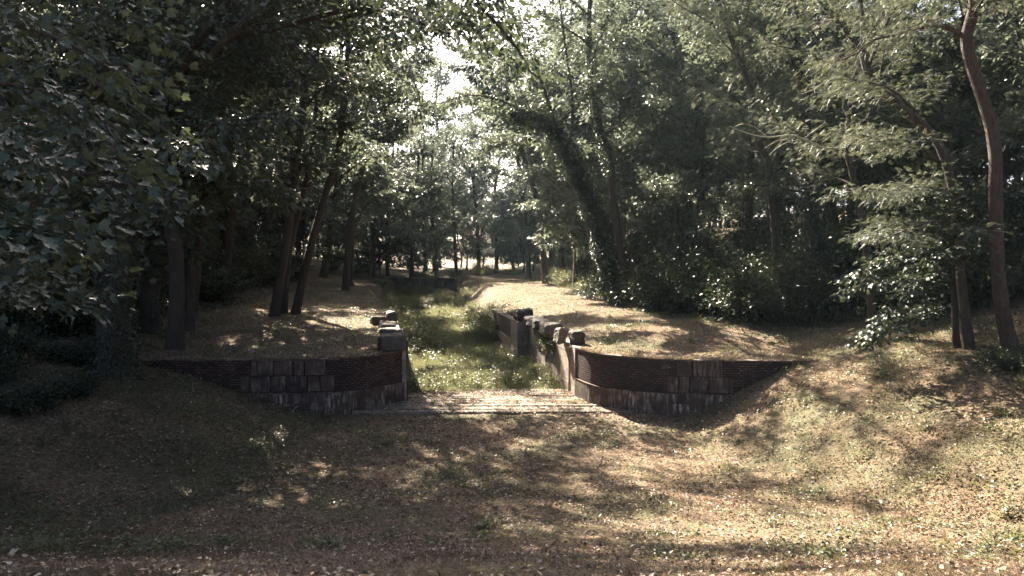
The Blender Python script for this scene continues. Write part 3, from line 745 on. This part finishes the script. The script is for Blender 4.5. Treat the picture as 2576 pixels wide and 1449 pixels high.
def dead_tree():
    d = 27; b = base_pt(2200, 830, d); t = Tree(140)
    t.trunk(rel(b, [(2185, 700, d), (2170, 560, d), (2140, 420, d), (2130, 372, d), (2140, 250, d), (2170, 100, d), (2160, -60, d)]), 0.15, 0.06, 10, 1.3)
    def dd(P, r): t.dead.add(seg(b, P, 0.15), np.linspace(r, 0.012, len(seg(b, P, 0.15))), 6, .08)
    dd([(2135, 374, 27), (2070, 371, 26.6), (2020, 350, 26.3), (1990, 340, 26), (1930, 345, 25.8), (1880, 335, 25.6), (1835, 318, 25.4)], .045)
    dd([(2020, 350, 26.3), (2060, 320, 26.2), (2075, 305, 26.2), (2040, 305, 26)], .022)
    dd([(1990, 340, 26), (1965, 320, 26), (1968, 295, 26)], .018)
    dd([(1930, 345, 25.8), (1900, 320, 25.7), (1870, 312, 25.6), (1850, 318, 25.6)], .02)
    dd([(2010, 352, 26.2), (1975, 360, 26), (1945, 380, 25.9), (1935, 392, 25.9)], .018)
    dd([(1990, 355, 26), (1960, 352, 26), (1925, 372, 26)], .014)
    dd([(2165, 215, 27), (2120, 195, 26.5), (2090, 200, 26), (2040, 228, 25.5), (2010, 235, 25.3), (1998, 212, 25.2)], .03)
    dd([(2090, 200, 26), (2060, 215, 25.8), (2035, 222, 25.7)], .016)
    t.auto(14, 0.35, 3.2, 0.2, 0.06, 8)
    lv = t.crown(36, 0.24, TP, 'locust', 0.26, 0.5, .12, .55)
    finish(t, 'locust_tree', b, 'slender feathery tree on the right slope carrying bare pale dead branches', 'tree', None, lv, 'locust')
dead_tree()

def curvy_right():
    d = 22; b = base_pt(2545, 905, d); t = Tree(141)
    t.trunk(rel(b, [(2522, 780, d), (2508, 640, d), (2505, 500, d), (2503, 380, d), (2488, 300, d), (2462, 215, d), (2440, 150, d), (2430, 95, d), (2445, 40, d), (2450, -20, d), (2420, -150, d), (2440, -300, d)]), 0.20, 0.14, 14, 1.35, step=0.35)
    for P, r in [([(2432, 100, d), (2405, 80, d), (2370, 66, d), (2310, 70, d - .2), (2250, 88, d - .4), (2200, 100, d - .6), (2172, 125, d - .8), (2120, 150, d - 1.2)], .085),
                 ([(2436, 90, d), (2443, 50, d), (2500, -40, d - 1), (2580, -120, d - 2)], .08), ([(2440, -100, d), (2330, -160, 18), (2230, -190, 17)], .07)]:
        t.limb(seg(b, P, 0.4), r, 0.02, subs=11, sublen=1.7, t0=.25)
    t.auto(7, 0.8, 3.0, 0.1, 0.06, 8)
    lv = t.crown(46, 0.20, TP, 'locust', 0.24, 0.45, .12, .55)
    finish(t, 'locust_tree', b, 'tall sinuous trunk with reddish furrowed bark at the right edge', 'tree', None, lv, 'locust', 'redbark')
    d = 23; b = base_pt(2440, 880, d); t = Tree(142)
    t.trunk(rel(b, [(2420, 720, d), (2410, 560, d), (2385, 430, d), (2350, 345, d), (2290, 290, d), (2220, 230, d), (2185, 190, d), (2172, 140, d), (2165, 110, d)]), 0.15, 0.11, 12, 1.4, step=0.35)
    for P, r in [([(2170, 130, d), (2110, 60, d), (2050, -10, d), (2000, -90, d)], .07), ([(2400, 480, d), (2320, 470, d - 1), (2240, 480, d - 2), (2150, 470, d - 2.6)], .06), ([(2330, 330, d), (2250, 230, d - 1), (2140, 200, d - 2)], .05),
                 ([(2180, 180, d), (2230, 60, d), (2300, -60, d)], .07), ([(2380, 420, d), (2300, 360, d - 1.2), (2210, 350, d - 2.2), (2130, 330, d - 3)], .06), ([(2410, 560, d), (2330, 560, d - 1), (2230, 600, d - 2)], .05)]:
        t.limb(seg(b, P, 0.4), r, 0.02, subs=11, sublen=1.9)
    lv = t.crown(48, 0.20, TP, 'locust', 0.24, 0.45, .12, .55)
    finish(t, 'locust_tree', b, 'leaning locust whose bent trunk crosses the foliage left of the sinuous one', 'tree', None, lv, 'locust', 'bark')
curvy_right()

# near maples: real lobed leaves
def near_maple(b, tp, r, limbs, seed, label, per=70, size=0.115, subs=10, sublen=1.1):
    b = np.array(b); b[2] = H(b[0], b[1]) - 0.1; t = Tree(seed)
    t.trunk([np.zeros(3)] + [np.array(p) - b for p in tp], r, r * 0.5, 12, 1.3)
    for P, rr in limbs: t.limb(seg(b, P, 0.4), rr, 0.01, subs=subs, sublen=sublen, t0=0.15)
    lv = t.crown(per, size, TM, 'maple', 0.20, 0.5, 0.45, 0.6)
    return finish(t, 'maple_tree', b, label, 'tree', None, lv, 'maple')
near_maple((-8.6, 7.5, 0), [(-8.5, 7.6, 6), (-8.2, 7.8, 10), (-8, 8, 14)], 0.17,
    [([(-600, 300, 7.6), (-300, 150, 7.3), (-60, 60, 7.0), (130, 90, 6.8), (260, 160, 6.6)], .04), ([(-600, 420, 7.6), (-300, 330, 7.4), (-50, 330, 7.3), (120, 400, 7.2), (250, 470, 7.1)], .035),
     ([(-500, 250, 8), (-200, -60, 8), (100, -160, 8), (280, -130, 8.2), (380, -40, 8.4)], .05), ([(-500, 520, 8), (-250, 480, 7.6), (-50, 520, 7.4), (90, 610, 7.2)], .03),
     ([(-500, 620, 7), (-250, 600, 6.6), (-80, 590, 6.3), (60, 640, 6.1)], .025), ([(-600, 200, 8), (-200, 200, 8.4), (120, 230, 8.6), (300, 330, 8.7)], .04), ([(-500, 700, 8), (-200, 680, 8), (0, 700, 8), (100, 760, 7.8)], .025)],
    151, 'nearest maple hanging big lobed leaves into the left edge of the view')
near_maple((-9.5, 13.0, 0), [(-9.4, 13, 6), (-9, 12.8, 10), (-8.6, 12.6, 14)], 0.2,
    [([(-150, 200, 13), (100, 150, 12.4), (260, 220, 12), (420, 330, 11.6), (520, 400, 11.3)], .05), ([(-150, 350, 13), (60, 330, 12.5), (200, 420, 12.1), (330, 520, 11.8)], .045), ([(-100, 100, 13), (150, -20, 12), (300, 10, 11.6), (380, 90, 11.4)], .05),
     ([(-150, 480, 13), (20, 500, 12.6), (180, 560, 12.3), (300, 660, 12)], .04), ([(-150, 600, 13), (0, 620, 12.8), (150, 720, 12.5)], .035), ([(-100, 260, 13), (150, 300, 12.6), (330, 400, 12.4), (460, 520, 12.2)], .035)],
    152, 'maple on the left bank, its lobed leaves drooping across the great tree', per=62, size=.13, sublen=1.4)
def sapling():
    d = 23.5; b = base_pt(2405, 905, d); t = Tree(153)
    t.trunk(rel(b, [(2400, 760, d), (2403, 640, d), (2395, 540, d)]), 0.11, 0.045, 8, 1.2)
    for P, r in [([(2400, 720, d), (2330, 700, d - .6), (2250, 740, d - 1.2), (2185, 830, d - 1.6)], .03), ([(2400, 680, d), (2300, 640, d - .8), (2210, 670, d - 1.4), (2160, 720, d - 1.8)], .03), ([(2400, 640, d), (2330, 580, d - .6), (2240, 590, d - 1.1)], .025),
                 ([(2400, 660, d), (2460, 640, d - .5), (2520, 680, d - 1)], .025), ([(2400, 600, d), (2350, 500, d - .5), (2300, 490, d - 1)], .02), ([(2400, 580, d), (2440, 500, d), (2500, 480, d)], .02), ([(2400, 760, d), (2330, 790, d - .6), (2250, 820, d - 1.2), (2200, 850, d - 1.5)], .02)]:
        t.limb(seg(b, P, 0.3), r, 0.01, subs=12, sublen=1.1, t0=0.1)
    lv = t.crown(60, 0.17, TM, 'maple', 0.2, 0.4, 0.4, 0.35)
    finish(t, 'maple_sapling', b, 'young maple on the right bank with bright leaves at its low left side', 'sapling', None, lv, 'maple')
sapling()

# ------------------------------------------------------------------ the surrounding wood: copies of a few grown trees
HID = (0, -30, 0)
def proto(seed, h, r, n, L, t0, per, size, mat='leaf', tm=TS, spread=0.45, subs=7, up=0.3, lean=0.6, ivy=None, name='forest_tree'):
    t = Tree(seed); g = t.g
    P = [np.zeros(3)]
    for k in range(1, 7): P.append(np.array([g.normal(0, lean * k / 6), g.normal(0, lean * k / 6), h * k / 6]))
    t.trunk(P, r, r * 0.3, 9, 1.3, step=1.0)
    t.auto(n, t0, L, up, r * 0.35, subs, shape=lambda q: 0.55 + 0.8 * math.sin(math.pi * min(1, (q - t0) / (1 - t0) * 0.8 + 0.15)))
    t.limb(curve(P[-1], (0, 0, 1), L * 0.5, 5, .1, 0, g), r * .3, subs=6)
    lv = t.crown(per, size, tm, mat, spread, 0.6)
    return finish(t, name, HID, '-', 'tree', None, lv, mat, ivy=(t.ivy(*ivy) if ivy else None))
protos = [proto(201, 21, 0.28, 24, 5.4, 0.22, 40, 0.36, spread=.24), proto(202, 24, 0.32, 26, 5.8, 0.25, 38, 0.38, spread=.26), proto(203, 19, 0.22, 24, 4.8, 0.15, 42, 0.34, lean=1.2, spread=.23),
          proto(204, 22, 0.26, 24, 5.2, 0.25, 34, 0.36, 'locust', TP, .30), proto(205, 20, 0.30, 22, 5.2, 0.3, 40, 0.36, ivy=(0, 0.6, 300, 0.3, .16), lean=1.5, spread=.24)]
low = [proto(211, 7.5, 0.09, 22, 2.8, 0.08, 50, 0.25, spread=.20, name='understory_tree'), proto(212, 9.5, 0.11, 24, 3.2, 0.1, 48, 0.26, spread=.21, lean=.9, name='understory_tree')]
used = set()
def plant(kind, k, x, y, rz, sc, label, group):
    src = kind[k]; z = H(x, y) - 0.15
    if src.name not in used:
        used.add(src.name); src.location = (x, y, z); src.rotation_euler = (0, 0, rz); src.scale = (sc, sc, sc); src['label'] = label; src['group'] = group; return src
    return dup(src, (x, y, z), rz, sc, label, group)
taken = []
def spots(n, xr, yr, ok, dmin, seed):
    g = np.random.default_rng(seed); out = []; tries = 0
    while len(out) < n and tries < n * 200:
        tries += 1; x = g.uniform(*xr); y = g.uniform(*yr)
        if not ok(x, y): continue
        if any((x - a) ** 2 + (y - b) ** 2 < dmin ** 2 for a, b in taken): continue
        taken.append((x, y)); out.append((x, y))
    return out
def woods(n, xr, yr, ok, dmin, seed, label, group, kinds, srng=(0.85, 1.2), kind=None):
    g = np.random.default_rng(seed + 1)
    for x, y in spots(n, xr, yr, ok, dmin, seed):
        plant(kind or protos, int(g.choice(kinds)), x, y, g.uniform(0, 6.28), g.uniform(*srng), label, group)
bR = lambda y: np.interp(y, bR_y, bR_x); bL = lambda y: np.interp(y, bL_y, bL_x)
woods(28, (-60, -14), (40, 96), lambda x, y: x < bL(y) - 1.0, 3.8, 301, 'tree of the dense dark wood behind the left terrace', 'trees of the wood left of the lock', [0, 1, 2, 4])
woods(7, (-30, -2), (104, 124), lambda x, y: True, 4.6, 311, 'sunlit lower tree straight beyond the head of the lock', 'lower trees beyond the head of the lock', [0, 1, 2, 3], (0.75, 0.98))
woods(36, (-62, 50), (99, 140), lambda x, y: y > 124 or x < -30 or x > -1, 4.6, 302, 'sunlit tree of the far wood beyond the head of the lock', 'trees of the far wood beyond the lock', [0, 1, 2, 3], (1.2, 1.55))
woods(27, (3, 55), (36, 98), lambda x, y: x > bR(y) + 2.2 and x / y < 0.95, 3.9, 303, 'tree of the wood climbing the slope behind the right terrace', 'trees of the wood on the right slope', [0, 1, 3, 3, 4])
woods(7, (16, 34), (18, 36), lambda x, y: x > bR(y) + 3 and x / y > 0.62, 3.5, 304, 'tree in the shade behind the sinuous trunk at the right edge', 'trees at the right edge', [0, 3, 4], (0.8, 1.0))
woods(8, (-34, -15), (20, 38), lambda x, y: x / y < -0.52, 3.2, 305, 'tree in the darkness at the left edge behind the great leaning one', 'trees at the left edge', [0, 1, 2], (0.8, 1.0))
woods(34, (-44, -17), (27, 80), lambda x, y: x < bL(y) + 1 and x / y < -0.36, 2.2, 306, 'low leafy young tree under the left wood', 'young trees under the left wood', [0, 1], (0.7, 1.1), low)
woods(34, (4, 36), (28, 92), lambda x, y: x > bR(y) + 0.5 and x / y < 0.85, 2.4, 307, 'low leafy young tree on the dark right slope', 'young trees on the right slope', [0, 1], (0.7, 1.15), low)
woods(44, (-55, 32), (96, 126), lambda x, y: y < 99 or x < -30 or x > 0, 2.4, 308, 'bushy young tree at the foot of the far wood', 'young trees before the far wood', [0, 1], (0.8, 1.7), low)
woods(3, (-24, -13), (24, 36), lambda x, y: x / y < -0.44 and y > 27, 2.6, 309, 'tall tree rising over the shaded left bank', 'tall trees over the left bank', [0, 1, 2], (1.0, 1.25))
woods(5, (2, 16), (56, 92), lambda x, y: bR(y) + 0.3 < x < bR(y) + 4.0, 3.6, 310, 'tall tree with its crown over the sunny terrace path', 'tall trees along the terrace path', [0, 2, 4], (0.95, 1.2))

woods(15, (-34, 2), (114, 136), lambda x, y: True, 2.4, 312, 'bushy young tree closing the view far beyond the head wall', 'young trees deep in the far wood', [0, 1], (1.0, 1.45), low)
# ------------------------------------------------------------------ bushes
def bush(seed, h, w, stems, per, size, mat, tm=TS):
    t = Tree(seed); g = t.g
    for i in range(stems):
        a = g.random() * 6.28; o = g.random() * w * 0.35
        P = curve((math.cos(a) * o, math.sin(a) * o, -0.05), (math.cos(a) * w / h * 0.9, math.sin(a) * w / h * 0.9, 1.0), h * g.uniform(0.6, 1.15), 5, 0.12, -0.05, g)
        t.w.add(P, np.linspace(0.018, 0.004, 6), 4); t.sub.append(P[1:])
        for k in range(3):
            p, d = path_at(P, g.uniform(0.3, 0.9)); Q = curve(p, d + g.normal(0, 0.6, 3), h * 0.35, 3, .1, 0, g); t.sub.append(Q); t.w.add(Q, np.linspace(0.008, 0.003, 4), 3)
    V, F, r = t.crown(per, size, tm, mat, 0.13 * max(1, h / 1.5), 0.8, 0.2, 0.6)
    root = empty('bush', HID); tag(root, '-', 'bush')
    t.w.build('stems', M['bark'], root); np_mesh('foliage', V, F, M[mat], root, r=r)
    return root
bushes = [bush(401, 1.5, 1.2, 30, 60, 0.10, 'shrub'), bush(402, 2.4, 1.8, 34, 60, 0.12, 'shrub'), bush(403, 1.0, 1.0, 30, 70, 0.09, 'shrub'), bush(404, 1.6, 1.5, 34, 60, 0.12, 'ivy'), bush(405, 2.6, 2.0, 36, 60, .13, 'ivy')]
g = np.random.default_rng(410)
def pb(k, x, y, sc, label, group=None): return plant(bushes, k, x, y, g.uniform(0, 6.28), sc, label, group)
def pbx(k, px, py, z, sc, label, group=None):
    p = at_z(px, py, z); return pb(k, p[0], p[1], sc, label, group)
pb(1, *xy_of(-2.85, 45.0), 1.0, 'tall grey-green bush in the lock chamber behind the left blocks')
pb(0, *xy_of(-3.2, 41.5), 0.9, 'smaller bush beside the farthest blocks of the left lock wall')
pb(1, *xy_of(3.1, 47.5), 1.0, 'wiry reddish bush leaning on the far part of the right lock wall')
pb(0, *xy_of(3.4, 51.0), 1.3, 'low bush just behind the wiry one at the right side of the chamber')
CH = 'bushes filling the upper end of the chamber'
for (u, v, s, k) in [(-3.6, 50, .7, 0), (-3.8, 57, .8, 0),  (-.5, 70, .5, 1), (1.2, 74, .55, 0), (-2.8, 72, .5, 1), (-3.9, 66, .7, 2), (2.6, 80, .55, 0), (-1.5, 80, .5, 1), (.6, 82, .5, 1), (-4.2, 80, .55, 0), (3.6, 74, .7, 2)]:
    pb(k, *xy_of(u, v), s * 1.15, 'green bush in the overgrown upper end of the lock chamber', CH)
for k in range(14):
    u_ = g.uniform(2.6, 4.6); v_ = g.uniform(48, 78); pb(int(g.choice([0, 2, 2])), *xy_of(u_, v_), g.uniform(.5, .85), 'low scrubby bush on the right brink of the chamber beyond the masonry', 'scrub on the right brink of the chamber')
PE = 'bushes along the edge of the sunny path'
for k in range(22):
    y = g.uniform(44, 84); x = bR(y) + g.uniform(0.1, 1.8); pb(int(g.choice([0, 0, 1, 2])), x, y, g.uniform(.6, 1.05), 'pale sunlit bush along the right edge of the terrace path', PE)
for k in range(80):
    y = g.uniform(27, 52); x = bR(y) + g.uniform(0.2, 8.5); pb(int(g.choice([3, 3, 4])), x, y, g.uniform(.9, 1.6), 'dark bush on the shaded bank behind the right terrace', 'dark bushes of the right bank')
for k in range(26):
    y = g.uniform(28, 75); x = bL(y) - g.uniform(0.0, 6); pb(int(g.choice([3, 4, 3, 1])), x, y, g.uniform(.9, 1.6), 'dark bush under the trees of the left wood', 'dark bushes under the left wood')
for k in range(6):
    y = g.uniform(16, 24); x = max(11.5, y * 0.62) + g.uniform(0, 3.0); pb(int(g.choice([2, 3, 2])), x, y, g.uniform(.35, .55), 'low bush in the shade of the right bank', 'low bushes on the right bank')
for k in range(10):
    y = g.uniform(19, 26); x = -y * 0.52 - 2.6 + g.uniform(-4, 1.0); pb(int(g.choice([2, 3, 3])), x, y, g.uniform(.5, .9), 'low dark bush on the steep left bank', 'low bushes on the left bank')
for k in range(22):
    x = g.uniform(-30, 10); pb(int(g.choice([0, 0, 1])), x, 93 + g.uniform(-1, 5), g.uniform(.6, 1.0), 'sunlit undergrowth bush in front of the far wood', 'undergrowth before the far wood')

# ------------------------------------------------------------------ grass, litter and ground cover
def blades(name, x, y, h, w, mat, lean=0.5, z0=-0.01, rv=None, seed=1, tm=TG):
    g = np.random.default_rng(seed); n = len(x); z = height(x, y) + z0
    ax = np.column_stack([g.normal(0, lean, n), g.normal(0, lean, n), np.ones(n)]); zz = g.normal(0, 1, (n, 3)); zz[:, 2] = 0.2
    V, F, r = leaves(np.column_stack([x, y, z]), ax, zz, h, tm, w, g, rv)
    return tag(np_mesh(name, V, F, M[mat], r=r), kind='stuff')
g = np.random.default_rng(500)
def field(n, y0, y1, xl, xr, seed):
    g = np.random.default_rng(seed); y = y0 * (y1 / y0) ** g.random(n); x = g.uniform(0, 1, n)
    a = np.minimum(xl * y, -2.5) * 1.0; b = np.maximum(xr * y, 2.5)
    return a + (b - a) * x, y
# dry lawn grass
x, y = field(330000, 3.2, 26.5, -0.82, 0.82, 501)
keep = (y < ywing(x) - 0.05); x, y = x[keep], y[keep]
cl_ = vnoise(x, y, 0.9) + 0.5; keep = g.random(len(x)) < 0.35 + 0.9 * cl_; x, y = x[keep], y[keep]; n = len(x)
pt = vnoise(x, y, 2.6) + 0.5
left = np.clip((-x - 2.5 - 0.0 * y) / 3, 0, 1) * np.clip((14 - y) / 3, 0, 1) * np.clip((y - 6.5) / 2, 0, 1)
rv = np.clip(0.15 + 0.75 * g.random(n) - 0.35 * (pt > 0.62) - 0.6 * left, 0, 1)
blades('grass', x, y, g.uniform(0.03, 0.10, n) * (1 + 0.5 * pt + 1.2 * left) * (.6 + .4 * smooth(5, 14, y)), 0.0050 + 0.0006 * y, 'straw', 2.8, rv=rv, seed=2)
# grass on the terraces
n = 150000; y = 27 + 58 * g.random(n) ** 1.6; x = g.uniform(-24, 16, n); u, v = uv_of(x, y)
keep = (y > ywing(x) + 0.03) & (np.abs(u) > 3.9 - 0.1) & (x < bR(y) + 1) & (x > bL(y) - 2); x, y = x[keep], y[keep]; n = len(x)
blades('grass', x, y, g.uniform(0.04, 0.13, n), np.full(n, 0.022), 'straw', 0.9, rv=np.clip(g.random(n) * 0.9 + 0.05, 0, 1), seed=3)
# fringe of grass along the wing wall tops
pts = np.concatenate([wingL, wingR]); k = g.integers(0, len(pts), 12000); x = pts[k, 0] + g.normal(0, .12, 12000); y = pts[k, 1] + np.abs(g.normal(0.0, .15, 12000))
y = np.maximum(y, ywing(x) + 0.02); keep = vnoise(x, y, .7) > -0.12; x, y = x[keep], y[keep]; n = len(x)
gz = np.random.default_rng(9); V, F, r = leaves(np.column_stack([x, y, np.full(n, WT)]), np.column_stack([gz.normal(0, .5, n), gz.normal(-.45, .6, n), np.full(n, .5)]), gz.normal(0, 1, (n, 3)), gz.uniform(.05, .19, n), TG, np.full(n, .018), gz)
tag(np_mesh('grass', V, F, M['straw'], r=r), kind='stuff')
# tall grass of the chamber
n = 150000; v = 30.9 + g.random(n) * .6 + 55 * g.random(n) ** 1.5; u = g.uniform(-3.5, 3.4, n); x, y = xy_of(u, v)
x = np.array(x); y = np.array(y); tall = vnoise(x, y, 1.6) + 0.5; frontf = smooth(31.2, 33.2, v)
rv = np.clip(0.15 + 0.5 * g.random(n) + 0.6 * (vnoise(x, y, 4.0)) + 0.25 * smooth(45, 60, v), 0, 1)
blades('tall_grass', x, y, (0.10 + 0.42 * tall * frontf + 0.12 * frontf) * g.uniform(.6, 1.2, n), 0.022 + 0.0002 * (v - 30), 'grass', 0.45, rv=rv, seed=4)
n = 7000; x = g.uniform(-5.4, 3.8, n); y = 27.35 + 0.27 * g.integers(0, 16, n) + g.normal(0, .035, n); keep = vnoise(x, y, .8) > -.1; x, y = x[keep], y[keep]; n = len(x)
gz = np.random.default_rng(19); V, F, r = leaves(np.column_stack([x, y, np.full(n, 0.05)]), gz.normal(0, 1, (n, 3)) * [1, .5, .1] + [0, 0, .5], gz.normal(0, 1, (n, 3)), gz.uniform(.05, .14, n), TG, np.full(n, .02), gz)
tag(np_mesh('grass', V, F, M['straw'], r=r), kind='stuff')
# broad-leaved weeds in the grass
n = 20000; cx = g.uniform(-3.4, 3.3, 420); cv = 31.4 + 40 * g.random(420) ** 1.8; k = g.integers(0, 420, n)
hh = 0.25 + 0.5 * g.random(420); u = cx[k] + g.normal(0, .14, n); v = cv[k] + g.normal(0, .14, n); u = np.clip(u, -3.5, 3.3); x, y = xy_of(u, v); z = height(x, y) + hh[k] * g.random(n) ** 0.6
V, F, r = leaves(np.column_stack([x, y, z]), g.normal(0, 1, (n, 3)) * [1, 1, .5] + [0, 0, .1], np.array([0, 0, 1.]) + g.normal(0, .5, (n, 3)), g.uniform(.06, .12, n), TS, g=g)
tag(np_mesh('weeds', V, F, M['shrub'], r=r), kind='stuff')
# fallen leaves
def litter(name, x, y, size, seed, tm=TS, zz=0.02, rv=None):
    g = np.random.default_rng(seed); n = len(x); z = height(x, y) + g.uniform(0.0, zz, n)
    V, F, r = leaves(np.column_stack([x, y, z]), np.column_stack([g.normal(0, 1, n), g.normal(0, 1, n), g.normal(0, .25, n)]), np.array([0, 0, 1.]) + g.normal(0, .5, (n, 3)), size, tm, g=g, rv=rv)
    return tag(np_mesh(name, V, F, M['litter'], r=r), kind='stuff')
x, y = field(200000, 3.0, 27, -0.85, 0.85, 510); keep = (y < ywing(x) - 0.05) & (g.random(len(y)) < (0.10 + 0.87 * smooth(7, 19, y)) * (0.25 + 1.3 * (vnoise(x, y, 1.3) + .5))); x, y = x[keep], y[keep]; n = len(x)
litter('fallen_leaves', x, y, (0.03 + 0.0022 * y) * g.uniform(.35, 1.5, n), 511, zz=.07, rv=g.random(n) ** 2.2)
n = 60000; y = 27 + 58 * g.random(n) ** 1.6; x = g.uniform(-30, 18, n); u, v = uv_of(x, y); keep = (y > ywing(x)) & (np.abs(u) > 3.6); x, y = x[keep], y[keep]; n = len(x)
litter('fallen_leaves', x, y, .03 + .10 * g.random(n) ** 2, 512, rv=g.random(n) ** 2.4)
n = 5000; x = g.uniform(-6, 4.6, n); y = g.uniform(27.0, 31.6, n); gz = np.random.default_rng(5)
V, F, r = leaves(np.column_stack([x, y, np.full(n, 0.075)]), gz.normal(0, 1, (n, 3)) * [1, 1, .2], np.array([0, 0, 1.]) + gz.normal(0, .4, (n, 3)), gz.uniform(.05, .11, n), TS, g=gz, rv=gz.random(n) ** 1.3)
tag(np_mesh('fallen_leaves', V, F, M['litter'], r=r), kind='stuff')
# larger curled maple leaves near the viewer, each a countable thing
gl = np.random.default_rng(520)
names = 0
for px, py, s in [(20, 1335, .09), (70, 1322, .07), (200, 1338, .08), (20, 1408, .09), (565, 1390, .05), (460, 1285, .08), (580, 1425, .08), (350, 1330, .05), (1255, 1240, .08), (780, 1385, .06), (1410, 1300, .05), (1510, 1395, .05), (905, 1350, .07), (1700, 1330, .05), (2050, 1400, .05), (1880, 1290, .05)]:
    d = ray(px, py); t_ = 3.0
    while t_ < 30 and CAMZ + d[2] * t_ > H(d[0] * t_, d[1] * t_): t_ += 0.05
    p = np.array([d[0] * t_, d[1] * t_, H(d[0] * t_, d[1] * t_) + 0.045])
    V, F, r = leaves(np.zeros((1, 3)), gl.normal(0, 1, (1, 3)) * [1, 1, .3], np.array([[0, -0.3, 1.]]) + gl.normal(0, .35, (1, 3)), np.array([s * 1.35]), TM, g=gl, rv=np.array([gl.uniform(.75, 1)]))
    V[:, 2] += 0.5 * np.abs(V[:, 0] + V[:, 1]) ** 1.3
    o = np_mesh('fallen_maple_leaf', V, F, M['litter'], r=r, loc=p); tag(o, 'pale curled maple leaf lying on the foreground grass', 'leaf', 'pale fallen maple leaves on the foreground grass')
# ivy and weeds on the banks
def cover(name, n, xf, seed, size=.08, hmax=.22, mat='shrub'):
    g = np.random.default_rng(seed); x, y = xf(g, n); k = vnoise(x, y, 1.5) + .5; keep = g.random(len(x)) < k * 1.5 - .15; x, y = x[keep], y[keep]; n = len(x); z = height(x, y) + g.random(n) * hmax * (vnoise(x, y, 1.0) + .7)
    V, F, r = leaves(np.column_stack([x, y, z]), g.normal(0, 1, (n, 3)) * [1, 1, .4], np.array([0, -.2, 1.]) + g.normal(0, .45, (n, 3)), size * g.uniform(.6, 1.3, n), TS, g=g)
    return tag(np_mesh(name, V, F, M[mat], r=r), kind='stuff')
def lb(g, n): y = g.uniform(7.5, 27, n); x = -7.2 - 9 * g.random(n) ** 1.1 + 0.08 * (y - 15); return x, y
cover('ground_ivy', 60000, lb, 601, .07, .2)
def rb(g, n): y = g.uniform(6, 27, n); x = 7.6 + (22 - y) * 0.1 + 9 * g.random(n) ** .8; return x, y
cover('ground_ivy', 50000, rb, 602, .06, .14)
def rs(g, n): y = g.uniform(27, 60, n); x = bR(y) - 0.6 + 9 * g.random(n); return x, y
cover('ground_ivy', 50000, rs, 603, .12, .35, 'ivy')
def ls(g, n): y = g.uniform(26, 60, n); x = bL(y) + 1.5 - 9 * g.random(n); return x, y
cover('ground_ivy', 26000, ls, 604, .12, .35, 'ivy')
# tufts and small weeds standing on the banks and the hollow
gt = np.random.default_rng(620); nc = 420; cy = 9 + 40 * gt.random(nc) ** 1.2; cx = gt.uniform(-1, 1, nc) * np.minimum(cy * .72, 16)
uu, vv = uv_of(cx, cy); ok = ((cy < ywing(cx) - .3) & (gt.random(nc) < .25 + np.abs(cx) / 14)) | ((cy > ywing(cx) + .3) & (np.abs(uu) > 4)); cx, cy = cx[ok], cy[ok]; nc = len(cx); hh = gt.uniform(.08, .3, nc); rr = gt.uniform(.08, .35, nc)
k = gt.integers(0, nc, 26000); x = cx[k] + gt.normal(0, 1, len(k)) * rr[k]; y = cy[k] + gt.normal(0, 1, len(k)) * rr[k] * .7; kp = (y < ywing(x) - .05) | (y > ywing(x) + .35); x, y, k = x[kp], y[kp], k[kp]; n = len(k)
z = height(x, y) + hh[k] * gt.random(n)
V, F, r = leaves(np.column_stack([x, y, z]), gt.normal(0, 1, (n, 3)) * [1, 1, .5] + [0, 0, .25], np.array([0, 0, 1.]) + gt.normal(0, .5, (n, 3)), gt.uniform(.04, .10, n), TS, g=gt)
tag(np_mesh('weeds', V, F, M['shrub'], r=r), kind='stuff')
# ivy on the lowered part of the right lock wall
n = 1500; gz = np.random.default_rng(8); u = RU + gz.normal(0.05, .18, n); v = gz.uniform(32.6, 35.2, n); z = 1.6 + gz.normal(0, .22, n); x, y = xy_of(u, v)
V, F, r = leaves(np.column_stack([x, y, z]), gz.normal(0, 1, (n, 3)), gz.normal(0, .5, (n, 3)) + [-.4, -.4, .6], gz.uniform(.05, .11, n), TS, g=gz)
tag(np_mesh('wall_ivy', V, F, M['shrub'], r=r), kind='stuff')

# sticks
def stick(pts, r, label, mat='dead'):
    T = Tubes(); P = resample([np.array(p) for p in pts], 0.08); b = P[0].copy(); T.add(P - b, np.linspace(r, r * .4, len(P)), 6, .1)
    o = T.build('fallen_branch', M[mat], loc=b); tag(o, label, 'branch')
stick([(*at_z(735, 1052, 0.15)[:2], 0.15), at_depth(740, 1028, 26.2), at_depth(752, 1022, 26.3)], .03, 'pale bent stick propped in front of the left wing wall')
stick([at_depth(487, 985, 24), at_depth(485, 965, 24), at_depth(490, 960, 24)], .012, 'thin upright twig on the left bank below the wing wall')

# ------------------------------------------------------------------ haze
def haze():
    m, nt, out = nodes('haze'); v = N(nt, 'ShaderNodeVolumePrincipled')
    v.inputs['Color'].default_value = (0.62, 0.84, 1.0, 1); v.inputs['Density'].default_value = 0.00013; v.inputs['Anisotropy'].default_value = 0.45
    nt.links.new(v.outputs[0], out.inputs['Volume'])
    V = [(x, y, z) for x in (-155, 155) for y in (-45, 215) for z in (-3, 45)]
    F = [(0, 1, 3, 2), (4, 6, 7, 5), (0, 4, 5, 1), (2, 3, 7, 6), (0, 2, 6, 4), (1, 5, 7, 3)]
    o = np_mesh('haze', np.array(V, float), F, m); o['kind'] = 'stuff'
haze()
